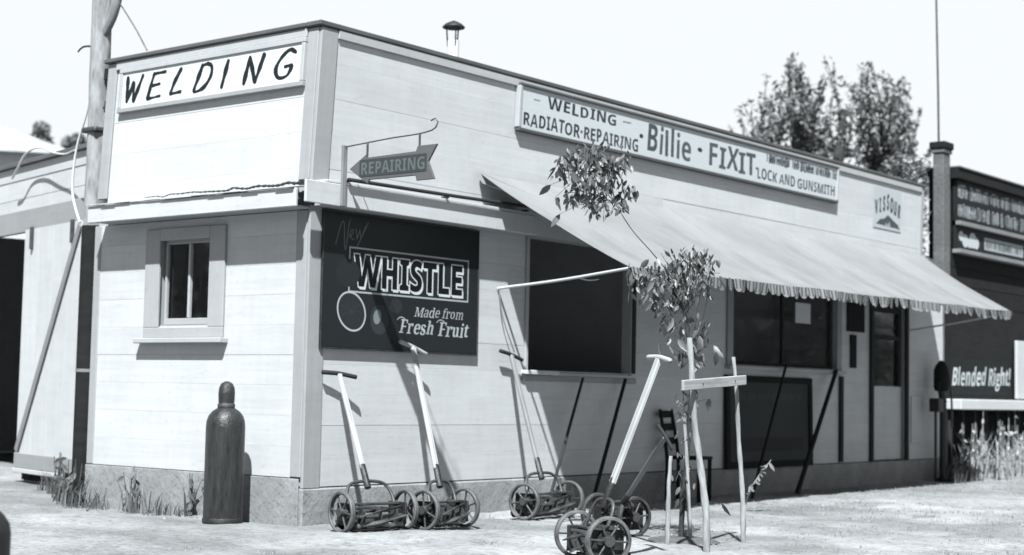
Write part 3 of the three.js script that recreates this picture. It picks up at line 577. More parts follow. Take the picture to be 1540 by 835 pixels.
// ------------------------------------------------------------------ gas cylinder and milk can
{
  const s = thing('gas_cylinder', 'dark steel welding gas cylinder with domed valve cap', 'gas cylinder', [-0.335, 0, -0.525]);
  const lathe = (pts, n = 28) => new THREE.LatheGeometry(pts.map((p) => new THREE.Vector2(...p)), n);
  mesh('body', lathe([[0.001, 0.0], [0.135, 0.0], [0.15, 0.02], [0.153, 0.05], [0.153, 0.74], [0.149, 0.79], [0.135, 0.83], [0.108, 0.865], [0.075, 0.888], [0.062, 0.895], [0.001, 0.9]]), mat.cyl, s);
  mesh('foot_ring', lathe([[0.1535, 0.0], [0.159, 0.004], [0.159, 0.035], [0.1535, 0.04]]), mat.ironDark, s);
  mesh('neck_ring', lathe([[0.055, 0.89], [0.068, 0.893], [0.068, 0.925], [0.055, 0.93]]), mat.iron, s);
  mesh('valve_cap', lathe([[0.056, 0.915], [0.063, 0.94], [0.065, 1.01], [0.061, 1.05], [0.045, 1.083], [0.018, 1.1], [0.001, 1.102]], 20), mat.cyl, s);
}
{
  const D = 6.1, p = atDepth(-53, 800, D), s = thing('metal_can', 'dark metal can with rounded shoulder standing alone on the pale dirt', 'can', [p.x, 0, p.z]);
  mesh('body', new THREE.LatheGeometry([[0.001, 0], [0.165, 0], [0.17, 0.02], [0.17, 0.47], [0.163, 0.51], [0.14, 0.545], [0.11, 0.57], [0.10, 0.6], [0.10, 0.66], [0.115, 0.67], [0.115, 0.685], [0.001, 0.69]].map((q) => new THREE.Vector2(...q)), 26), iron(0.022), s);
  mesh('lid', new THREE.CylinderGeometry(0.118, 0.112, 0.03, 20), iron(0.03), s, [0, 0.705, 0]);
}

// ------------------------------------------------------------------ lawn mowers
const spokeG = (() => { const g = boxG(0.012, 0.115, 0.014, 0.003); g.translate(0, 0.076, 0); g.rotateY(Math.PI / 2); return g; })();
const rimG = (() => { const g = new THREE.LatheGeometry([[0.131, -0.018], [0.15, -0.02], [0.153, -0.01], [0.149, 0], [0.153, 0.01], [0.15, 0.02], [0.131, 0.018], [0.135, 0.008], [0.135, -0.008], [0.131, -0.018]].map((p) => new THREE.Vector2(...p)), 30); g.rotateZ(Math.PI / 2); return g; })();
const hubG = (() => { const g = new THREE.CylinderGeometry(0.032, 0.036, 0.06, 14); g.rotateZ(Math.PI / 2); return g; })();
const pinionG = (() => { const g = new THREE.CylinderGeometry(0.06, 0.06, 0.016, 18); g.rotateZ(Math.PI / 2); return g; })();
function mower(label, gl, gr, top, o = {}) {
  const A = groundPt(...gl), B = groundPt(...gr), mid = A.clone().add(B).multiplyScalar(0.5), dx = B.clone().sub(A);
  const w = o.width || dx.length(), turn = Math.atan2(-dx.z, dx.x);
  const s = thing('lawn_mower', label, 'lawn mower', [mid.x, 0, mid.z], turn, 'old reel lawn mowers outside the shop');
  s.updateMatrixWorld(true); const t = s.worldToLocal(top.clone()), hw = w / 2, ax = V(0, 0.15, 0);
  const im = o.iron || mat.iron, id = mat.ironDark, il = mat.ironLight;
  for (const k of [-1, 1]) {
    const wh = mesh('wheel', rimG, o.rim || il, s, [k * hw, 0.152, 0], [rr(0, 6), 0, 0]);
    for (let i = 0; i < 6; i++) mesh('spoke', spokeG, im, wh, undefined, [i * Math.PI / 3, 0, 0]);
    mesh('hub', hubG, im, wh);
    box('side_plate', id, s, k * (hw - 0.055) - 0.008, k * (hw - 0.055) + 0.008, 0.05, 0.215, -0.13, 0.09, 0.006);
    mesh('gear_cover', pinionG, id, s, [k * (hw - 0.038), 0.15, 0]);
  }
  const tl = w - 0.13, back = Math.sign(t.z) || -1; // the roller and bed trail on the handle side
  mesh('axle', tubeG([V(-hw, 0.152, 0), V(hw, 0.152, 0)], 0.012, 0.012, 8), im, s);
  box('tie_bar', im, s, -tl / 2, tl / 2, 0.195, 0.215, -0.015, 0.02, 0.005);
  const reel = mesh('reel', tubeG([V(-tl / 2, 0.115, -back * 0.05), V(tl / 2, 0.115, -back * 0.05)], 0.016, 0.016, 8), im, s);
  for (let b = 0; b < 5; b++) {
    const p = [], ix = [], n = 10;
    for (let i = 0; i <= n; i++) { const q = b * Math.PI * 0.4 + i / n * 1.3, x = -tl / 2 + 0.01 + (tl - 0.02) * i / n; for (const [r, off] of [[0.08, 0], [0.055, 0.05], [0.055, 0.2], [0.08, 0.1]]) p.push(x, 0.115 + r * Math.sin(q + off), -back * 0.05 + r * Math.cos(q + off)); }
    for (let i = 0; i < n; i++) for (let k = 0; k < 4; k++) { const a = i * 4 + k, c = i * 4 + (k + 1) % 4; ix.push(a, c, a + 4, c, c + 4, a + 4); }
    const g = new THREE.BufferGeometry(); g.setAttribute('position', new THREE.Float32BufferAttribute(p, 3)); g.setAttribute('uv', new THREE.Float32BufferAttribute(p.filter((_, i) => i % 3 < 2), 2)); g.setIndex(ix); g.computeVertexNormals();
    mesh('blade', g, mat.steel, reel);
  }
  for (const x of [-0.33, 0, 0.33]) { const g = new THREE.CylinderGeometry(0.06, 0.06, 0.006, 10); g.rotateZ(Math.PI / 2); mesh('spider', g, im, reel, [x * tl, 0.115, -back * 0.05]); }
  box('cutter_bed', id, s, -tl / 2, tl / 2, 0.022, 0.045, -0.03 + back * 0.03, 0.06 + back * 0.03, 0.005);
  mesh('roller', tubeG([V(-tl / 2, 0.045, back * 0.15), V(tl / 2, 0.045, back * 0.15)], 0.04, 0.04, 10), mat.darkWood, s);
  const dir = t.clone().sub(ax).normalize(), yk = ax.clone().addScaledVector(dir, 0.26), arm = tl / 2 - 0.02;
  const dn = (x, f) => ax.clone().addScaledVector(dir, f).add(V(x, 0, 0));
  mesh('handle_yoke', tubeG([dn(-arm, 0.0), dn(-arm * 0.98, 0.16), dn(-arm * 0.75, 0.235), dn(0, 0.26), dn(arm * 0.75, 0.235), dn(arm * 0.98, 0.16), dn(arm, 0.0)], 0.013, 0.013, 7), im, s);
  mesh('ferrule', tubeG([ax.clone().addScaledVector(dir, 0.2), ax.clone().addScaledVector(dir, 0.40)], 0.026, 0.024, 8), id, s);
  const up = new THREE.Quaternion().setFromUnitVectors(V(0, 1, 0), dir), L = t.distanceTo(ax) - 0.36;
  const h = mesh('handle', boxG(o.thick || 0.045, L, 0.034, 0.01), o.wood || mat.paleWood, s, ax.clone().addScaledVector(dir, 0.36 + L / 2).toArray()); h.quaternion.copy(up);
  const gr2 = mesh('grip', tubeG([V(-(o.gripHalf || 0.16), -0.01, 0), V(0, 0, 0), V(o.gripHalf || 0.16, -0.01, 0)].map((v) => v.applyQuaternion(up)), o.gripR || 0.018, o.gripR || 0.018, 8), o.grip || mat.darkWood, s, t.toArray());
  return s;
}
mower('old reel mower with pale handle and black grip leaning beside the corner post', [513, 802], [608, 797], V(0.275, 1.18, 0.10), { wood: mat.paleWood });
mower('old reel mower whose pale handle rests against the dark drink sign', [637, 798], [697, 793], V(1.10, 1.42, 0.13), { grip: mat.paleWood, thick: 0.05 });
mower('old reel mower with dark grip leaning at the edge of the awning shadow', [788, 782], [855, 776], V(2.46, 1.40, 0.09), { wood: mat.greyWood });
{
  const D = depthOf(groundPt(890, 845));
  mower('spoke wheeled reel mower propped on the sapling stakes with thick pale handle', [864, 838], [917, 852], atDepth(992, 538, D + 0.15), { thick: 0.062, grip: mat.paleWood, width: 0.5 });
  mower('reel mower with short dark handle standing behind the propped mower', [903, 802], [948, 808], atDepth(1001, 657, D + 0.75), { wood: mat.greyWood, width: 0.44, thick: 0.032, rim: mat.iron, gripHalf: 0.1, gripR: 0.013 });
}

// ------------------------------------------------------------------ tools and sign leaning on the shaded wall
function tool(label, name, a, b, r, m) {
  const s = thing(name, label, 'garden tool', [b.x, 0, b.z]); const base = V(b.x, 0, b.z);
  mesh('shaft', tubeG([a.clone().sub(base), a.clone().lerp(b, 0.5).sub(base), b.clone().sub(base)], r, r * 1.1, 7), m, s);
  return s;
}
const foot = (p) => { const g = V(p.x, 0.0, p.z); return g; };
{
  const t1 = tool('slim dark tool shaft leaning under the open hatch behind a mower', 'tool_shaft', V(3.55, 1.21, 0.1), V(2.62, 0.02, 0.40), 0.014, mat.darkWood);
  mesh('iron_tip', tubeG([V(0, 0, 0), V(0.03, 0.05, 0)], 0.02, 0.014, 7), mat.ironDark, t1);
  const t2 = tool('thick dark rake shaft leaning under the open hatch', 'tool_shaft', V(4.26, 1.21, 0.1), V(3.30, 0.02, 0.40), 0.018, mat.tar);
  for (let k = -3; k <= 3; k++) mesh('tine', tubeG([V(k * 0.035, 0.03, 0), V(k * 0.035, 0.0, 0.05)], 0.005, 0.004, 5), mat.ironDark, t2);
  mesh('rake_head', tubeG([V(-0.12, 0.03, 0), V(0.12, 0.03, 0)], 0.009, 0.009, 6), mat.ironDark, t2);
  const t3 = tool('long dark shaft leaning across the framed panel below the window', 'tool_shaft', V(7.45, 1.44, 0.13), V(6.1, 0.02, 0.48), 0.016, mat.tar);
  mesh('iron_tip', tubeG([V(0, 0, 0), V(0.04, 0.05, 0)], 0.022, 0.016, 7), mat.ironDark, t3);
  const t4 = tool('stout black bar leaning beside the framed panel and the door', 'tool_shaft', V(8.7, 1.40, 0.12), V(7.2, 0.02, 0.42), 0.026, mat.black);
  mesh('iron_tip', tubeG([V(0, 0, 0), V(0.06, 0.06, 0)], 0.032, 0.026, 7), mat.ironDark, t4);
}
{
  const s = thing('framed_panel', 'dark framed panel with faded lettering standing under the shop window', 'sign', [7.25, 0.28, 0.045]); s.rotation.x = -0.02;
  const f = signMat(512, 256, (x) => { x.fillStyle = '#3a3e3f'; x.fillRect(0, 0, 512, 256); scrawl(x, 60, 460, 60, 26, 'rgba(90,95,96,0.5)', 4); x.fillStyle = '#2a2d2e'; x.fillRect(30, 180, 450, 44); grain(x, 512, 256, 900, false, 0.12); });
  box('panel', mat.darkWood, s, -0.97, 0.93, 0.02, 1.0, 0.0, 0.02, 0.003);
  mesh('faded_face', new THREE.PlaneGeometry(1.78, 0.88), f, s, [-0.02, 0.51, 0.0225]);
  for (const [a, b, c, d] of [[-1.0, 0.96, 0.95, 1.02], [-1.0, 0.96, 0.0, 0.07], [-1.0, -0.92, 0.0715, 0.9485], [0.88, 0.96, 0.0715, 0.9485]]) box('frame_bar', mat.tar, s, a, b, c, d, 0.0005, 0.04, 0.005);
}
{ // ladder-back chair in the shade
  const p = V(5.12, 0, 0.30), s = thing('wooden_chair', 'small dark slat back chair standing in the awning shade', 'chair', [p.x, 0, p.z], 0.25);
  const m = mat.tar;
  box('seat', m, s, -0.2, 0.2, 0.42, 0.45, -0.18, 0.2, 0.008);
  for (const x of [-0.18, 0.18]) { mesh('leg', tubeG([V(x, 0, 0.17), V(x, 0.42, 0.17)], 0.02, 0.022, 8), m, s); mesh('back_leg', tubeG([V(x, 0, -0.17), V(x, 0.45, -0.17), V(x, 0.92, -0.25)], 0.02, 0.018, 8), m, s); }
  for (const y of [0.6, 0.74, 0.87]) box('back_slat', m, s, -0.17, 0.17, y - 0.035, y + 0.035, -0.215 - (y - 0.6) * 0.17, -0.2 - (y - 0.6) * 0.17, 0.004);
  for (const z of [-0.17, 0.17]) mesh('stretcher', tubeG([V(-0.18, 0.18, z), V(0.18, 0.18, z)], 0.011, 0.011, 6), m, s);
}
{ // hand pump at the end of the wall
  const p = V(11.6, 0, 0.22), s = thing('hand_pump', 'dark iron hand pump by the wall end next to the door', 'pump', [p.x, 0, p.z]);
  mesh('column', new THREE.LatheGeometry([[0.001, 0], [0.11, 0], [0.11, 0.03], [0.05, 0.05], [0.045, 1.05], [0.06, 1.06], [0.001, 1.07]].map((q) => new THREE.Vector2(...q)), 16), mat.ironDark, s);
  mesh('head', new THREE.LatheGeometry([[0.001, 1.2], [0.085, 1.2], [0.1, 1.25], [0.1, 1.47], [0.08, 1.53], [0.03, 1.6], [0.001, 1.61]].map((q) => new THREE.Vector2(...q)), 16), mat.black, s, [-0.06, 0, 0]);
  mesh('neck', tubeG([V(0, 1.05, 0), V(-0.03, 1.15, 0), V(-0.06, 1.22, 0)], 0.05, 0.05, 10), mat.ironDark, s);
  mesh('spout', tubeG([V(-0.1, 1.3, 0), V(-0.2, 1.3, 0.02), V(-0.24, 1.2, 0.03)], 0.03, 0.026, 8), mat.black, s);
  mesh('handle', tubeG([V(-0.06, 1.55, 0), V(0.12, 1.48, 0.02), V(0.18, 1.1, 0.04), V(0.17, 0.7, 0.05)], 0.016, 0.014, 7), mat.iron, s);
  box('valve_box', mat.ironDark, s, -0.32, -0.16, 0.92, 1.1, -0.06, 0.08, 0.01); mesh('valve_pipe', tubeG([V(-0.24, 0, 0), V(-0.24, 0.93, 0)], 0.02, 0.02, 8), mat.ironDark, s);
}

// ------------------------------------------------------------------ sapling in its stakes
const leafG = (() => { // folded, drooping blade of unit length along -y
  const p = [], ix = [], st = [[0, 0.02], [0.2, 0.17], [0.48, 0.22], [0.78, 0.12], [1, 0.0]];
  st.forEach(([t, w]) => { const z = -0.10 * Math.sin(t * 2.4), y = -t; p.push(-w, y, z + w * 0.35, 0, y, z, w, y, z + w * 0.35); });
  for (let i = 0; i < 4; i++) { const a = i * 3; ix.push(a, a + 3, a + 1, a + 1, a + 3, a + 4, a + 1, a + 4, a + 2, a + 2, a + 4, a + 5); }
  const g = new THREE.BufferGeometry(); g.setAttribute('position', new THREE.Float32BufferAttribute(p, 3)); g.setAttribute('uv', new THREE.Float32BufferAttribute(p.filter((_, i) => i % 3 < 2), 2)); g.setIndex(ix); g.computeVertexNormals(); return g;
})();
const leafM = [0.05, 0.08, 0.12].map((v) => new THREE.MeshPhysicalMaterial({ color: C(v), roughness: 0.5, transmission: 0.15, thickness: 0, side: THREE.DoubleSide }));
{
  const base = groundPt(1024, 813), D = depthOf(base), W = (px, py, dd = 0) => atDepth(px, py, D + dd).sub(base);
  base.y = 0;
  const s = thing('young_tree', 'staked young tree with drooping leaves in front of the awning', 'tree', [base.x, 0, base.z]);
  const trunk = [W(1024, 815), W(1026, 770), W(1033, 700), W(1037, 620), W(1040, 545), W(1032, 470), W(1015, 425), W(985, 385), W(950, 345), W(925, 305), W(900, 255), W(885, 225)];
  trunk[0].y = -0.05;
  mesh('trunk', tubeG(trunk.slice(0, 6), 0.022, 0.01, 8, 0.06), mat.barkDark, s);
  mesh('leader', tubeG(trunk.slice(5), 0.006, 0.002, 6), mat.bark, s);
  const twigTo = (a, b, r = 0.004) => { const m = a.clone().lerp(b, 0.5).add(V(rr(-.03, .03), 0.03, rr(-.03, .03))); mesh('twig', tubeG([a, m, b], r, r * 0.5, 5), mat.bark, s); return [a, m, b]; };
  const addLeaf = (p, len, out) => {
    const l = mesh('leaf', leafG, leafM[Math.floor(rnd() * 3)], s, p.toArray());
    l.rotation.set(rr(-0.75, 0.75), rr(0, 6.28), rr(-0.75, 0.75), 'YXZ'); l.scale.setScalar(len);
  };
  const clump = (cx, cy, rx, ry, depth, n, roots, len, twigs) => {
    const tips = [], subs = []; for (let k = 0; k < 7; k++) { const a = k * 0.9 + rr(-.3, .3), q = k ? rr(0.4, 0.85) : 0; subs.push([q * Math.cos(a), q * Math.sin(a), rr(-.6, .6), rr(0.28, 0.5)]); }
    for (let k = 0; k < twigs; k++) { const a = k / twigs * 6.283 + rr(-.3, .3), q = rr(0.45, 0.95); tips.push(...twigTo(roots[k % roots.length].clone(), W(cx + rx * q * Math.cos(a), cy + ry * q * Math.sin(a), rr(-depth, depth))).slice(1)); }
    for (let k = 0; k < n; k++) {
      let x, y, z; do { x = rr(-1, 1); y = rr(-1, 1); z = rr(-1, 1); } while (x * x + y * y + z * z > 1);
      const sb = subs[k % 7], p = k % 4 === 0 ? tips[Math.floor(rnd() * tips.length)].clone().add(V(rr(-.05, .05), rr(-.04, .05), rr(-.05, .05))) : W(cx + (sb[0] + x * sb[3]) * rx, cy + (sb[1] + y * sb[3]) * ry, (sb[2] + z * sb[3]) * depth);
      addLeaf(p, len * rr(0.7, 1.25));
    }
  };
  clump(892, 262, 64, 54, 0.24, 150, [trunk[10], trunk[9], trunk[11]], 0.085, 18);
  clump(1018, 422, 74, 52, 0.26, 96, [trunk[6], trunk[5], trunk[4]], 0.092, 22);
  clump(1045, 520, 42, 34, 0.2, 20, [trunk[4]], 0.12, 6);
  clump(1035, 610, 22, 60, 0.12, 12, [trunk[3], trunk[2]], 0.085, 5);
  clump(1028, 725, 26, 36, 0.12, 12, [trunk[2], trunk[1]], 0.07, 4);
  for (const [px, py] of [[1073, 520], [1068, 600], [1085, 757], [836, 250], [828, 278], [842, 322], [836, 296], [998, 490], [992, 515], [1060, 505], [1078, 530], [1012, 478]]) { const q = W(px, py, rr(-.05, .05)); twigTo(trunk.slice(1).reduce((b, t) => (t.distanceTo(q) < b.distanceTo(q) ? t : b)).clone(), q, 0.003); addLeaf(q, 0.12); }
  { // the many small leaves too small to tell apart
    const gs = [], put = (cx, cy, rx, ry, dd, n, len) => { for (let k = 0; k < n; k++) { let x, y, z; do { x = rr(-1, 1); y = rr(-1, 1); z = rr(-1, 1); } while (x * x + y * y + z * z > 1); const q = new THREE.Object3D(); q.position.copy(W(cx + x * rx, cy + y * ry, z * dd)); q.rotation.set(rr(-0.8, 0.8), rr(0, 6.28), rr(-0.8, 0.8), 'YXZ'); q.scale.setScalar(len * rr(0.7, 1.2)); q.updateMatrix(); gs.push(leafG.clone().applyMatrix4(q.matrix)); } };
    put(878, 258, 50, 42, 0.2, 130, 0.06); put(912, 285, 42, 42, 0.18, 150, 0.062); put(915, 240, 36, 30, 0.15, 80, 0.055); put(998, 425, 52, 36, 0.2, 150, 0.06); put(1048, 408, 40, 42, 0.2, 130, 0.058); put(1030, 395, 40, 24, 0.15, 50, 0.05); put(1040, 505, 36, 40, 0.15, 40, 0.06); put(1032, 640, 18, 70, 0.1, 45, 0.05);
    const f = mesh('small_foliage', mergeGeometries(gs), leafM[1], s); f.userData.kind = 'stuff';
  }
  // raised soil round the foot
  const sg = new THREE.SphereGeometry(0.3, 18, 8, 0, 6.283, 0, 1.3); sg.scale(1, 0.16, 1); mesh('soil_mound', sg, M(0.1, { map: T.dirt, bumpMap: T.dirtB, bumpScale: 0.03 }), s, [0, -0.02, 0]);
  // stakes
  const stake = (label, pts, r0, r1, dd = 0) => { const b = groundPt(...pts[0]), d2 = depthOf(b); const g = thing('tree_stake', label, 'stake', [b.x, 0, b.z], 0, 'rough stakes round the young tree'); const q = pts.map(([x, y]) => atDepth(x, y, d2 + dd).sub(V(b.x, 0, b.z))); q[0].y = -0.06; mesh('pole', tubeG(q, r0 * 0.8, r1 * 0.8, 8, 0.14), mat.stake, g); return g; };
  stake('shortest rough peeled stake beside the young tree trunk', [[1003, 818], [1005, 770], [1006, 730], [1009, 686]], 0.026, 0.016);
  stake('medium peeled stake between the young tree trunk and the tallest stake', [[1039, 814], [1036, 760], [1033, 690], [1029, 622]], 0.02, 0.015);
  const c = stake('tallest thick crooked stake carrying the crossboard', [[1063, 829], [1062, 775], [1052, 690], [1045, 640], [1041, 570], [1037, 508]], 0.034, 0.024);
  stake('crooked pale stake at the open end of the crossboard', [[1118, 814], [1117, 750], [1111, 660], [1108, 590], [1103, 537]], 0.026, 0.017);
  const pc = atDepth(1041, 578, depthOf(groundPt(1063, 829))), pd = atDepth(1109, 572, depthOf(groundPt(1118, 814)));
  const dv = pd.clone().sub(pc).normalize(), e0 = pc.clone().addScaledVector(dv, -0.27), e1 = pd.clone().addScaledVector(dv, 0.07), L = e0.distanceTo(e1);
  const outv = V(0, 1, 0).cross(dv).normalize(); if (outv.dot(BACK) < 0) outv.negate();
  const bd = thing('stake_crossboard', 'pale rough board nailed across the stakes of the young tree', 'board', e0.clone().add(e1).multiplyScalar(0.5).addScaledVector(outv, 0.036).toArray());
  const bm = mesh('board', boxG(L, 0.072, 0.022, 0.005), mat.paleWood, bd); bm.quaternion.setFromUnitVectors(V(1, 0, 0), dv);
  for (const k of [-0.22, 0.3]) mesh('nail', new THREE.SphereGeometry(0.006, 6, 5), mat.ironDark, bd, dv.clone().multiplyScalar(k * L).addScaledVector(outv, 0.013).toArray());
}
{ // low leafy shoot right of the stakes
  const base = groundPt(1120, 770); const D = depthOf(base) , s = thing('leafy_shoot', 'low pale leafy shoot beside the crooked stake', 'plant', [base.x, 0, base.z]);
  const W = (x, y) => atDepth(x, y, D).sub(V(base.x, 0, base.z)); const p = [V(0, -0.02, 0), W(1125, 745), W(1140, 718), W(1160, 692)];
  mesh('stem', tubeG(p, 0.008, 0.004, 6), mat.paleWood, s);
  for (let k = 0; k < 14; k++) { const t = 0.35 + 0.65 * k / 14, q = new THREE.CatmullRomCurve3(p).getPointAt(t); const l = mesh('leaf', leafG, leafM[2], s, q.toArray()); l.rotation.set(rr(0.4, 1.6), rr(0, 6.28), rr(-1, 1), 'YXZ'); l.scale.setScalar(rr(0.07, 0.11)); }
}

// ------------------------------------------------------------------ neighbouring building on the right, with its signs
{
  const s = thing('dark_storefront', 'dark board storefront beyond the pier with pale mouldings', 'building');
  const x0 = 12.76, x1 = 22;
  box('wall_core', mat.tar, s, x0, x1, 0.1, 4.28, -0.5, -0.18, 0.004);
  for (let y = 0.12; y < 3.2; y += 0.26) box('wall_board', mat.tar, s, x0, x1, y, y + 0.252, -0.179, -0.15 - rr(0, 0.006), 0.004);
  box('cornice', mat.tar, s, x0 - 0.05, x1, 4.23, 4.38, -0.5, -0.03, 0.01);
  box('roof_sheet', mat.roof, s, x0 - 0.05, x1, 4.384, 4.41, -0.55, -0.01, 0.006);
  box('moulding', mat.greyWood, s, x0, x1, 3.57, 3.63, -0.10, -0.02, 0.006);
  box('moulding', mat.greyWood, s, x0, x1, 3.17, 3.23, -0.148, -0.02, 0.006);
}
{
  const f = signMat(1536, 256, (x) => { x.fillStyle = '#1d2021'; x.fillRect(0, 0, 1536, 256); scrawl(x, 20, 1510, 108, 84, 'rgba(215,220,221,0.8)', 12); scrawl(x, 20, 1510, 232, 88, 'rgba(215,220,221,0.8)', 12); grain(x, 1536, 256, 1800, true, 0.4); });
  const s = thing('fascia_sign', 'dark storefront sign with two rows of faded pale lettering', 'sign');
  box('board', mat.tar, s, 12.78, 16.6, 3.635, 4.225, -0.15, -0.09, 0.004);
  mesh('lettered_face', new THREE.PlaneGeometry(3.8, 0.57), f, s, [14.69, 3.93, -0.0875]);
  const f2 = signMat(1024, 96, (x) => { x.fillStyle = '#232627'; x.fillRect(0, 0, 1024, 96); x.fillStyle = '#d5dada'; for (const [a, b, r] of [[45, 40, 26], [90, 58, 34], [170, 50, 40], [210, 60, 30], [135, 66, 24]]) { x.beginPath(); x.ellipse(a, b, r, r * 0.9, 0, 0, 7); x.fill(); } x.fillStyle = '#b9bfc0'; x.fillRect(300, 22, 460, 58); scrawl(x, 318, 740, 72, 40, 'rgba(40,44,46,0.7)', 7); x.fillStyle = '#c5caca'; x.fillRect(850, 16, 160, 70); });
  const t = thing('strip_sign', 'narrow dark sign strip with white rounded shapes and pale lettered panel', 'sign');
  box('board', mat.tar, t, 12.78, 16.2, 3.235, 3.565, -0.148, -0.09, 0.004);
  mesh('painted_face', new THREE.PlaneGeometry(3.4, 0.3), f2, t, [14.49, 3.40, -0.0875]);
  const f3 = signMat(1024, 256, (x) => { x.fillStyle = '#1d2021'; x.fillRect(0, 0, 1024, 256); x.fillStyle = '#e6eaea'; x.strokeStyle = '#e6eaea'; x.font = 'italic bold 170px sans-serif'; const m = x.measureText('Blended Right!').width; x.save(); x.transform(1, -0.02, 0, 1, 0, 6); brush(x, 'Blended Right!', 20, 190, 930, 110); x.restore(); });
  const b = thing('low_billboard', 'black billboard lettered Blended Right in white script above a pale ledge', 'billboard');
  box('panel', mat.tar, b, 12.5, 17.6, 1.1, 2.4, -0.14, -0.07, 0.004);
  const bx0 = frontPt(1429, 570, -0.066).x, bx1 = frontPt(1526, 570, -0.066).x; mesh('lettered_face', new THREE.PlaneGeometry(bx1 - bx0, 0.52), f3, b, [(bx0 + bx1) / 2, 1.42, -0.0665]);
  box('ledge', mat.wall[0], b, 12.4, 17.6, 0.95, 1.098, -0.14, 0.14, 0.012);
  for (let k = 0; k < 12; k++) box('skirt_slat', mat.darkWood, b, 12.5 + k * 0.42, 12.5 + k * 0.42 + 0.07, 0.0, 0.949, -0.1, -0.06, 0.004);
  const w = thing('white_notice', 'white board standing at the end of the lettered billboard', 'sign');
  const nx = frontPt(1530, 550, 0.01).x; box('board', mat.wall[0], w, nx, nx + 0.9, 1.12, 2.0, -0.03, 0.01, 0.006); for (const q of [0.15, 0.7]) box('post', mat.paleWood, w, nx + q, nx + q + 0.07, 1.1, 1.7, -0.06, -0.032, 0.004);
}
{
  const s = thing('masonry_pier', 'tall grey rendered pier with dark cap between the two buildings', 'pier', [12.55, 0, -0.3]);
  box('shaft', mat.stucco, s, -0.06, 0.18, 0, 4.58, -0.02, 0.14, 0.012); box('cap', mat.tar, s, -0.10, 0.22, 4.64, 4.74, -0.06, 0.18, 0.012); box('cap_course', mat.stucco, s, -0.08, 0.2, 4.581, 4.639, -0.04, 0.16, 0.008);
}
{
  const p = atDepth(1412, 215, 24), q = atDepth(1407, -60, 24);
  tag(mesh('thin_mast', tubeG([V(p.x, 0, p.z), V(p.x, p.y, p.z), q], 0.022, 0.014, 7), mat.iron, scene), 'thin tall mast standing behind the rendered pier', 'mast');
}

// ------------------------------------------------------------------ trees behind
function leafCloud(n, sampler, size, seedTone) {
  const p = [], nn = [], ix = [], col = [], uv = [];
  for (let i = 0; i < n; i++) {
    const c = sampler(i), a = V(rr(-1, 1), rr(-1, 1), rr(-1, 1)).normalize(), b = a.clone().cross(V(rr(-1, 1), rr(-1, 1), rr(-1, 1))).normalize(), L = size * rr(0.6, 1.3), Wd = L * rr(0.3, 0.5), k = rr(0.7, 1.3), o = p.length / 3;
    const nm = a.clone().cross(b).normalize();
    for (const [u, v, w] of [[-1, 0, 0], [0, -1, 0.25], [1, 0, 0], [0, 1, 0.25]]) { const q = c.clone().addScaledVector(a, u * L).addScaledVector(b, v * Wd).addScaledVector(nm, w * Wd); p.push(q.x, q.y, q.z); col.push(k, k, k); uv.push(u, v); }
    ix.push(o, o + 1, o + 2, o, o + 2, o + 3);
  }
  const g = new THREE.BufferGeometry(); g.setAttribute('position', new THREE.Float32BufferAttribute(p, 3)); g.setAttribute('color', new THREE.Float32BufferAttribute(col, 3)); g.setAttribute('uv', new THREE.Float32BufferAttribute(uv, 2)); g.setIndex(ix); g.computeVertexNormals(); return g;
}
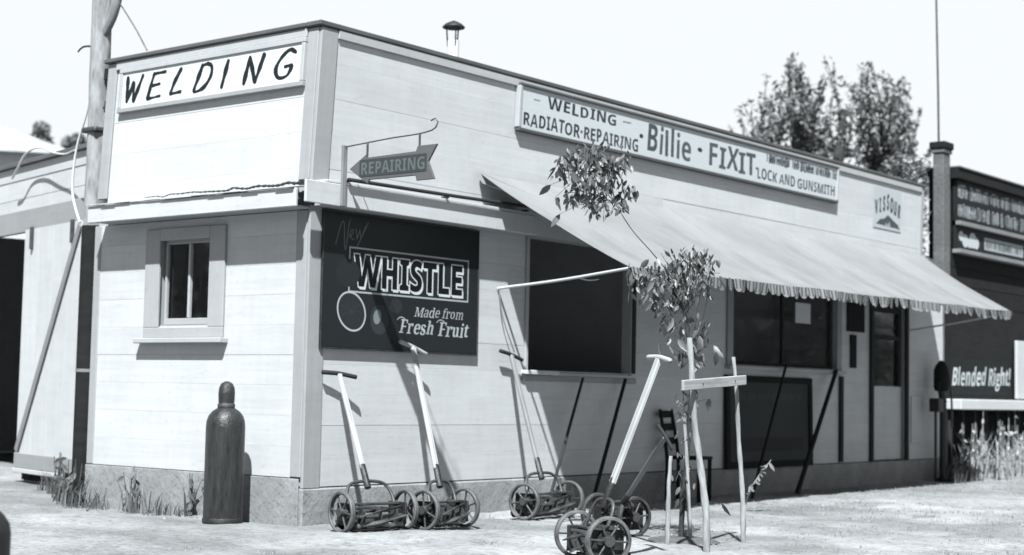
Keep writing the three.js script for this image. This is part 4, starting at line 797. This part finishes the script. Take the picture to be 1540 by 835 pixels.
{ // large pruned tree behind the shop
  const D = 34, b0 = atDepth(1240, 320, D), s = thing('background_tree', 'large tree with thick dark limb and upright leafy shoots behind the shop', 'tree', [b0.x, 0, b0.z]);
  const W = (x, y, d = 0) => atDepth(x, y, D + d).sub(V(b0.x, 0, b0.z));
  const fork = W(1240, 330); mesh('trunk', tubeG([V(0, -0.3, 0), V(0.05, fork.y * 0.5, 0), fork], 0.36, 0.27, 12, 0.05), mat.barkDark, s);
  const limbs = [[[1240, 330], [1215, 280], [1204, 225], [1203, 178]], [[1240, 330], [1250, 275], [1265, 220], [1268, 165]], [[1240, 330], [1290, 285], [1318, 245], [1330, 190]], [[1240, 330], [1310, 310], [1355, 275], [1372, 235]], [[1240, 330], [1190, 300], [1160, 265], [1145, 230]]];
  const roots = [];
  limbs.forEach((l, i) => { const dd = [-0.9, 0.6, -0.4, 0.9, 0.3][i], pts = l.map(([x, y], k) => W(x, y, dd * k / 3)); mesh('limb', tubeG(pts, 0.22, i ? 0.07 : 0.18, 9, 0.08), mat.barkDark, s); const c = new THREE.CatmullRomCurve3(pts); for (let k = 0; k < 16; k++) roots.push([c.getPointAt(rr(0.4, 1)), i]); });
  const shoots = [];
  // outline of the crown: height of the tips over the picture's x
  const tipY = (x) => { const k = [[1085, 220], [1110, 165], [1150, 120], [1196, 85], [1225, 130], [1255, 95], [1285, 110], [1310, 100], [1335, 130], [1360, 125], [1385, 165], [1410, 205]]; for (let i = 0; i < k.length - 1; i++) if (x <= k[i + 1][0]) { const t = (x - k[i][0]) / (k[i + 1][0] - k[i][0]); return k[i][1] * (1 - t) + k[i + 1][1] * t; } return 230; };
  for (let k = 0; k < 130; k++) {
    const x = k < 46 ? rr(1086, 1215) : rr(1200, 1414), dd = rr(-1.6, 1.6), [a] = roots.reduce((best, r) => { const q = W(x, 250, dd).distanceTo(r[0]) + rr(0, 1.8); return q < best[1] ? [r[0], q] : best; }, [null, 1e9]);
    const tip = W(x + rr(-8, 8), tipY(x) - 6 + Math.pow(rnd(), 1.4) * (k < 46 ? 85 : 140), dd); const mid = a.clone().lerp(tip, 0.45).add(V(rr(-.2, .2), -0.15, rr(-.2, .2)));
    shoots.push(new THREE.CatmullRomCurve3([a, mid, tip]));
  }
  const sg = shoots.map((c) => tubeG([c.getPointAt(0), c.getPointAt(0.5), c.getPointAt(1)], 0.02, 0.006, 4));
  mesh('shoots', mergeGeometries(sg), mat.barkDark, s);
  const sam = () => { const i = Math.floor(Math.pow(rnd(), 0.7) * shoots.length), c = shoots[i], t = Math.min(1, rr(0.2, 1.03)), r = 0.17 * (1.2 - 0.6 * t) * (0.6 + 0.4 * Math.sin(i * 7.1)); return c.getPointAt(t).add(V(rr(-r, r), rr(-r, r), rr(-r, r))); };
  mesh('crown', leafCloud(7600, sam, 0.078), new THREE.MeshStandardMaterial({ color: C(0.12), roughness: 0.6, side: THREE.DoubleSide, vertexColors: true }), s);
}
{ // creeper beside the pier
  const base = V(12.0, 0, -0.5), s = thing('climbing_shrub', 'leafy shrub squeezed between the shop end and the pier', 'shrub', base.toArray());
  mesh('stem', tubeG([V(0, -0.05, 0), V(0.05, 1.6, 0.02), V(0, 3.2, 0), V(0.1, 4.2, 0.0)], 0.05, 0.015, 7), mat.barkDark, s);
  mesh('crown', leafCloud(1500, () => V(rr(-.12, .3), rr(2.0, 4.45), rr(-.2, .25)), 0.05), new THREE.MeshStandardMaterial({ color: C(0.14), roughness: 0.6, side: THREE.DoubleSide, vertexColors: true }), s);
}
function farTree(label, blobs, D, n, size, tone) {
  const b = atDepth(blobs[0][0], 300, D), s = thing('distant_tree', label, 'tree', [b.x, 0, b.z], 0, 'distant trees beyond the shed'), top = atDepth(blobs[0][0], blobs[0][1], D).sub(V(b.x, 0, b.z));
  mesh('trunk', tubeG([V(0, -0.3, 0), V(0.1, top.y * 0.5, 0), top], 0.35, 0.05, 8), mat.bark, s);
  const sam = () => { const k = blobs[Math.floor(rnd() * blobs.length)], r = k[2] / FOCAL * D; let v; do { v = V(rr(-1, 1), rr(-1, 1), rr(-1, 1)); } while (v.length() > 1); return atDepth(k[0], k[1], D).sub(V(b.x, 0, b.z)).add(v.multiplyScalar(r)); };
  mesh('crown', leafCloud(n, sam, size), new THREE.MeshStandardMaterial({ color: C(tone), roughness: 0.7, side: THREE.DoubleSide, vertexColors: true }), s);
}
// shade trees across the street, behind the photographer: the shop's dark window panes mirror them
{
  const D0 = 5.5, proto = new THREE.Group(); let first = null;
  const spots = [[-27, 22], [-18, 27], [-9, 29], [1, 28], [11, 29], [21, 27], [31, 26], [-31, 12], [-33, 2], [-32, -8], [-33, -18], [-31, -28], [-33, -38], [41, 29], [50, 32], [59, 38], [58, 29], [66, 33], [74, 36], [83, 38], [92, 42], [70, 44]];
  spots.forEach(([x, z], i) => {
    let s;
    if (!first) {
      s = first = thing('street_tree', 'broad leafy shade tree standing across the street from the shop', 'tree', [x, 0, z], 0, 'shade trees across the street');
      mesh('trunk', tubeG([V(0, -0.3, 0), V(0.1, 2, 0), V(0, 5, 0.1)], 0.35, 0.2, 10, 0.05), mat.bark, s);
      const limbs = []; for (let k = 0; k < 7; k++) { const a = k * 0.9, e = V(3.2 * Math.cos(a), rr(4, 8), 3.2 * Math.sin(a)); limbs.push(e); mesh('limb', tubeG([V(0, 2.6 + k * 0.25, 0), e.clone().multiplyScalar(0.5).add(V(0, 1.8, 0)), e], 0.12, 0.03, 6), mat.bark, s); }
      mesh('crown', leafCloud(5200, (n) => { const c = limbs[n % 7], q = V(rr(-1, 1), rr(-1, 1), rr(-1, 1)).normalize().multiplyScalar(Math.cbrt(rnd())); return c.clone().multiplyScalar(0.85).add(q.multiply(V(2.4, 2.6, 2.4))); }, 0.2), new THREE.MeshStandardMaterial({ color: C(0.06), roughness: 0.7, side: THREE.DoubleSide, vertexColors: true }), s);
    } else { s = first.clone(); s.name = numbered('street_tree'); s.position.set(x, 0, z); s.rotation.y = i * 1.3; s.scale.setScalar(0.9 + 0.05 * (i % 5)); scene.add(s); }
  });
}
farTree('small rounded treetop rising alone above the shed roof', [[62, 196, 13], [60, 217, 19], [64, 245, 34], [60, 290, 46]], 70, 1500, 0.16, 0.12);
farTree('thin ragged treetop above the shed roof beside the utility pole', [[118, 211, 10], [104, 217, 12], [126, 225, 24], [112, 260, 40]], 80, 1100, 0.16, 0.12);
{ // pale hipped roof far behind the shed
  const D = 55, b = atDepth(-10, 300, D), s = thing('distant_house', 'pale low roofed house far behind the shed', 'building', [b.x, 0, b.z], 0.9);
  box('wall', mat.wall[2], s, -6, 2.2, 0, 8.2, -3, 3, 0.02); const g = new THREE.ConeGeometry(5.0, 1.6, 4); g.rotateY(Math.PI / 4); g.scale(1.3, 1, 0.9); mesh('roof', g, M(0.4, { map: T.concrete }), s, [-2, 9.0, 0]);
}

// ------------------------------------------------------------------ weeds and grass
const bladeSet = (n, h, spread, wd) => { const p = [], ix = [], uv = []; for (let i = 0; i < n; i++) { const a = rr(0, 6.28), r = spread * Math.sqrt(rnd()), x = r * Math.cos(a), z = r * Math.sin(a), H = h * rr(0.45, 1), lx = rr(-.5, .5) * H, lz = rr(-.5, .5) * H, ca = rr(0, 6.28), wx = Math.cos(ca) * wd, wz = Math.sin(ca) * wd, o = p.length / 3; p.push(x - wx, 0, z - wz, x + wx, 0, z + wz, x + lx * 0.35 - wx * .7, H * 0.6, z + lz * 0.35 - wz * .7, x + lx * 0.35 + wx * .7, H * 0.6, z + lz * 0.35 + wz * .7, x + lx, H, z + lz); uv.push(0, 0, 1, 0, 0, .6, 1, .6, .5, 1); ix.push(o, o + 1, o + 2, o + 1, o + 3, o + 2, o + 2, o + 3, o + 4); } const g = new THREE.BufferGeometry(); g.setAttribute('position', new THREE.Float32BufferAttribute(p, 3)); g.setAttribute('uv', new THREE.Float32BufferAttribute(uv, 2)); g.setIndex(ix); g.computeVertexNormals(); return g; };
const weedDark = [0.05, 0.09].map((v) => M(v, { side: THREE.DoubleSide, roughness: 0.7 })), weedPale = [0.18, 0.26].map((v) => M(v, { side: THREE.DoubleSide, roughness: 0.8 }));
function weed(label, group, x, z, h, m, n = 16) {
  const s = thing('weed_clump', label, 'weeds', [x, -0.01, z], rr(0, 6), group);
  mesh('blades', bladeSet(n, h, 0.07 + h * 0.1, 0.006 + h * 0.006), m, s);
  if (h > 0.3) for (let k = 0; k < 2; k++) { const q = V(rr(-.06, .06), h * rr(1.0, 1.3), rr(-.06, .06)); mesh('stalk', tubeG([V(rr(-.03, .03), 0, rr(-.03, .03)), q.clone().multiplyScalar(0.55).add(V(0.01, 0, 0)), q], 0.006, 0.004, 5), m, s); for (let j = 0; j < 4; j++) { const l = mesh('leaf', leafG, m, s, q.clone().multiplyScalar(0.35 + 0.18 * j).toArray()); l.rotation.set(rr(-1, 1), rr(0, 6), rr(-1, 1)); l.scale.setScalar(rr(0.06, 0.1)); } }
}
for (let k = 0; k < 34; k++) { const z = -2.75 + 2.0 * Math.pow(rnd(), 1.1); weed('grassy weed clump growing along the concrete footing of the side wall', 'weeds along the side footing', -0.09 - rr(0, 0.12), z, 0.05 + 0.32 * Math.pow(rnd(), 2.4), weedDark[k % 2], 4 + Math.floor(rnd() * 9)); }
for (const [x, z] of [[-0.05, -2.95], [0.1, -3.2], [0.35, -3.6], [0.6, -4.0], [0.25, -3.1], [0.75, -4.4], [0.5, -3.5]]) weed('dark weed clump growing between the shed door and the shop', 'weeds by the shed door', x, z, rr(0.2, 0.42), weedDark[0], 20);
for (let k = 0; k < 34; k++) weed('tall pale dry weed clump under the billboard ledge', 'dry weeds under the billboard', 12.3 + rr(0, 4), 0.05 + rr(0, 0.55), rr(0.35, 0.85), weedPale[k % 2], 14);
for (let k = 0; k < 9; k++) weed('dark weed clump at the foot of the hand pump', 'weeds by the pump', 11.3 + rr(0, 1.0), 0.25 + rr(0, 0.3), rr(0.15, 0.35), weedDark[k % 2], 16);
{ // loose pebbles
  const g = new THREE.IcosahedronGeometry(1, 0); g.scale(1, 0.6, 0.8); const n = 1000, m = new THREE.InstancedMesh(g, M(0.26, { roughness: 0.95 }), n), d = new THREE.Object3D();
  for (let k = 0; k < n; k++) { let x, z; do { x = rr(-5, 18); z = rr(-5, 6); } while ((z < 0.1 && x > -0.12) || rnd() > 0.3 + 0.7 * fbm(x / 16 + 50, z / 16 + 50, 30, 30, 3, 261)); d.position.set(x, -0.006, z); d.rotation.set(rr(0, 6), rr(0, 6), rr(0, 6)); d.scale.setScalar(0.004 + 0.016 * Math.pow(rnd(), 3)); d.updateMatrix(); m.setMatrixAt(k, d.matrix); const c = rr(0.35, 1.0); m.setColorAt(k, new THREE.Color(c, c, c)); }
  m.name = 'pebbles'; m.userData = { kind: 'stuff', label: 'loose pebbles scattered over the yard', category: 'pebbles' }; m.castShadow = m.receiveShadow = true; scene.add(m);
}
{ // short worn grass over the yard
  const g = bladeSet(9, 0.034, 0.07, 0.004), n = 5200, m = new THREE.InstancedMesh(g, M(0.2, { side: THREE.DoubleSide, roughness: 0.9 }), n), d = new THREE.Object3D(); let k = 0;
  while (k < n) { const x = rr(-5, 20), z = rr(-0.2, 7); if (z < 0.12 && x > -0.1 && x < 12.2) continue; const f = fbm(x / 16 + 50, z / 16 + 50, 20, 20, 4, 241) + 0.02 * (x - 2); if (f < 0.5 + rr(-0.06, 0.06)) continue; d.position.set(x, -0.012, z); d.rotation.y = rr(0, 6.28); d.scale.setScalar(rr(0.5, 1.15)); d.updateMatrix(); m.setMatrixAt(k, d.matrix); const c = rr(0.7, 1.15); m.setColorAt(k, new THREE.Color(c, c, c)); k++; }
  m.name = 'grass'; m.userData = { kind: 'stuff', label: 'short worn grass over the yard', category: 'grass' }; m.castShadow = m.receiveShadow = true; scene.add(m);
}

renderer.render(scene, camera);
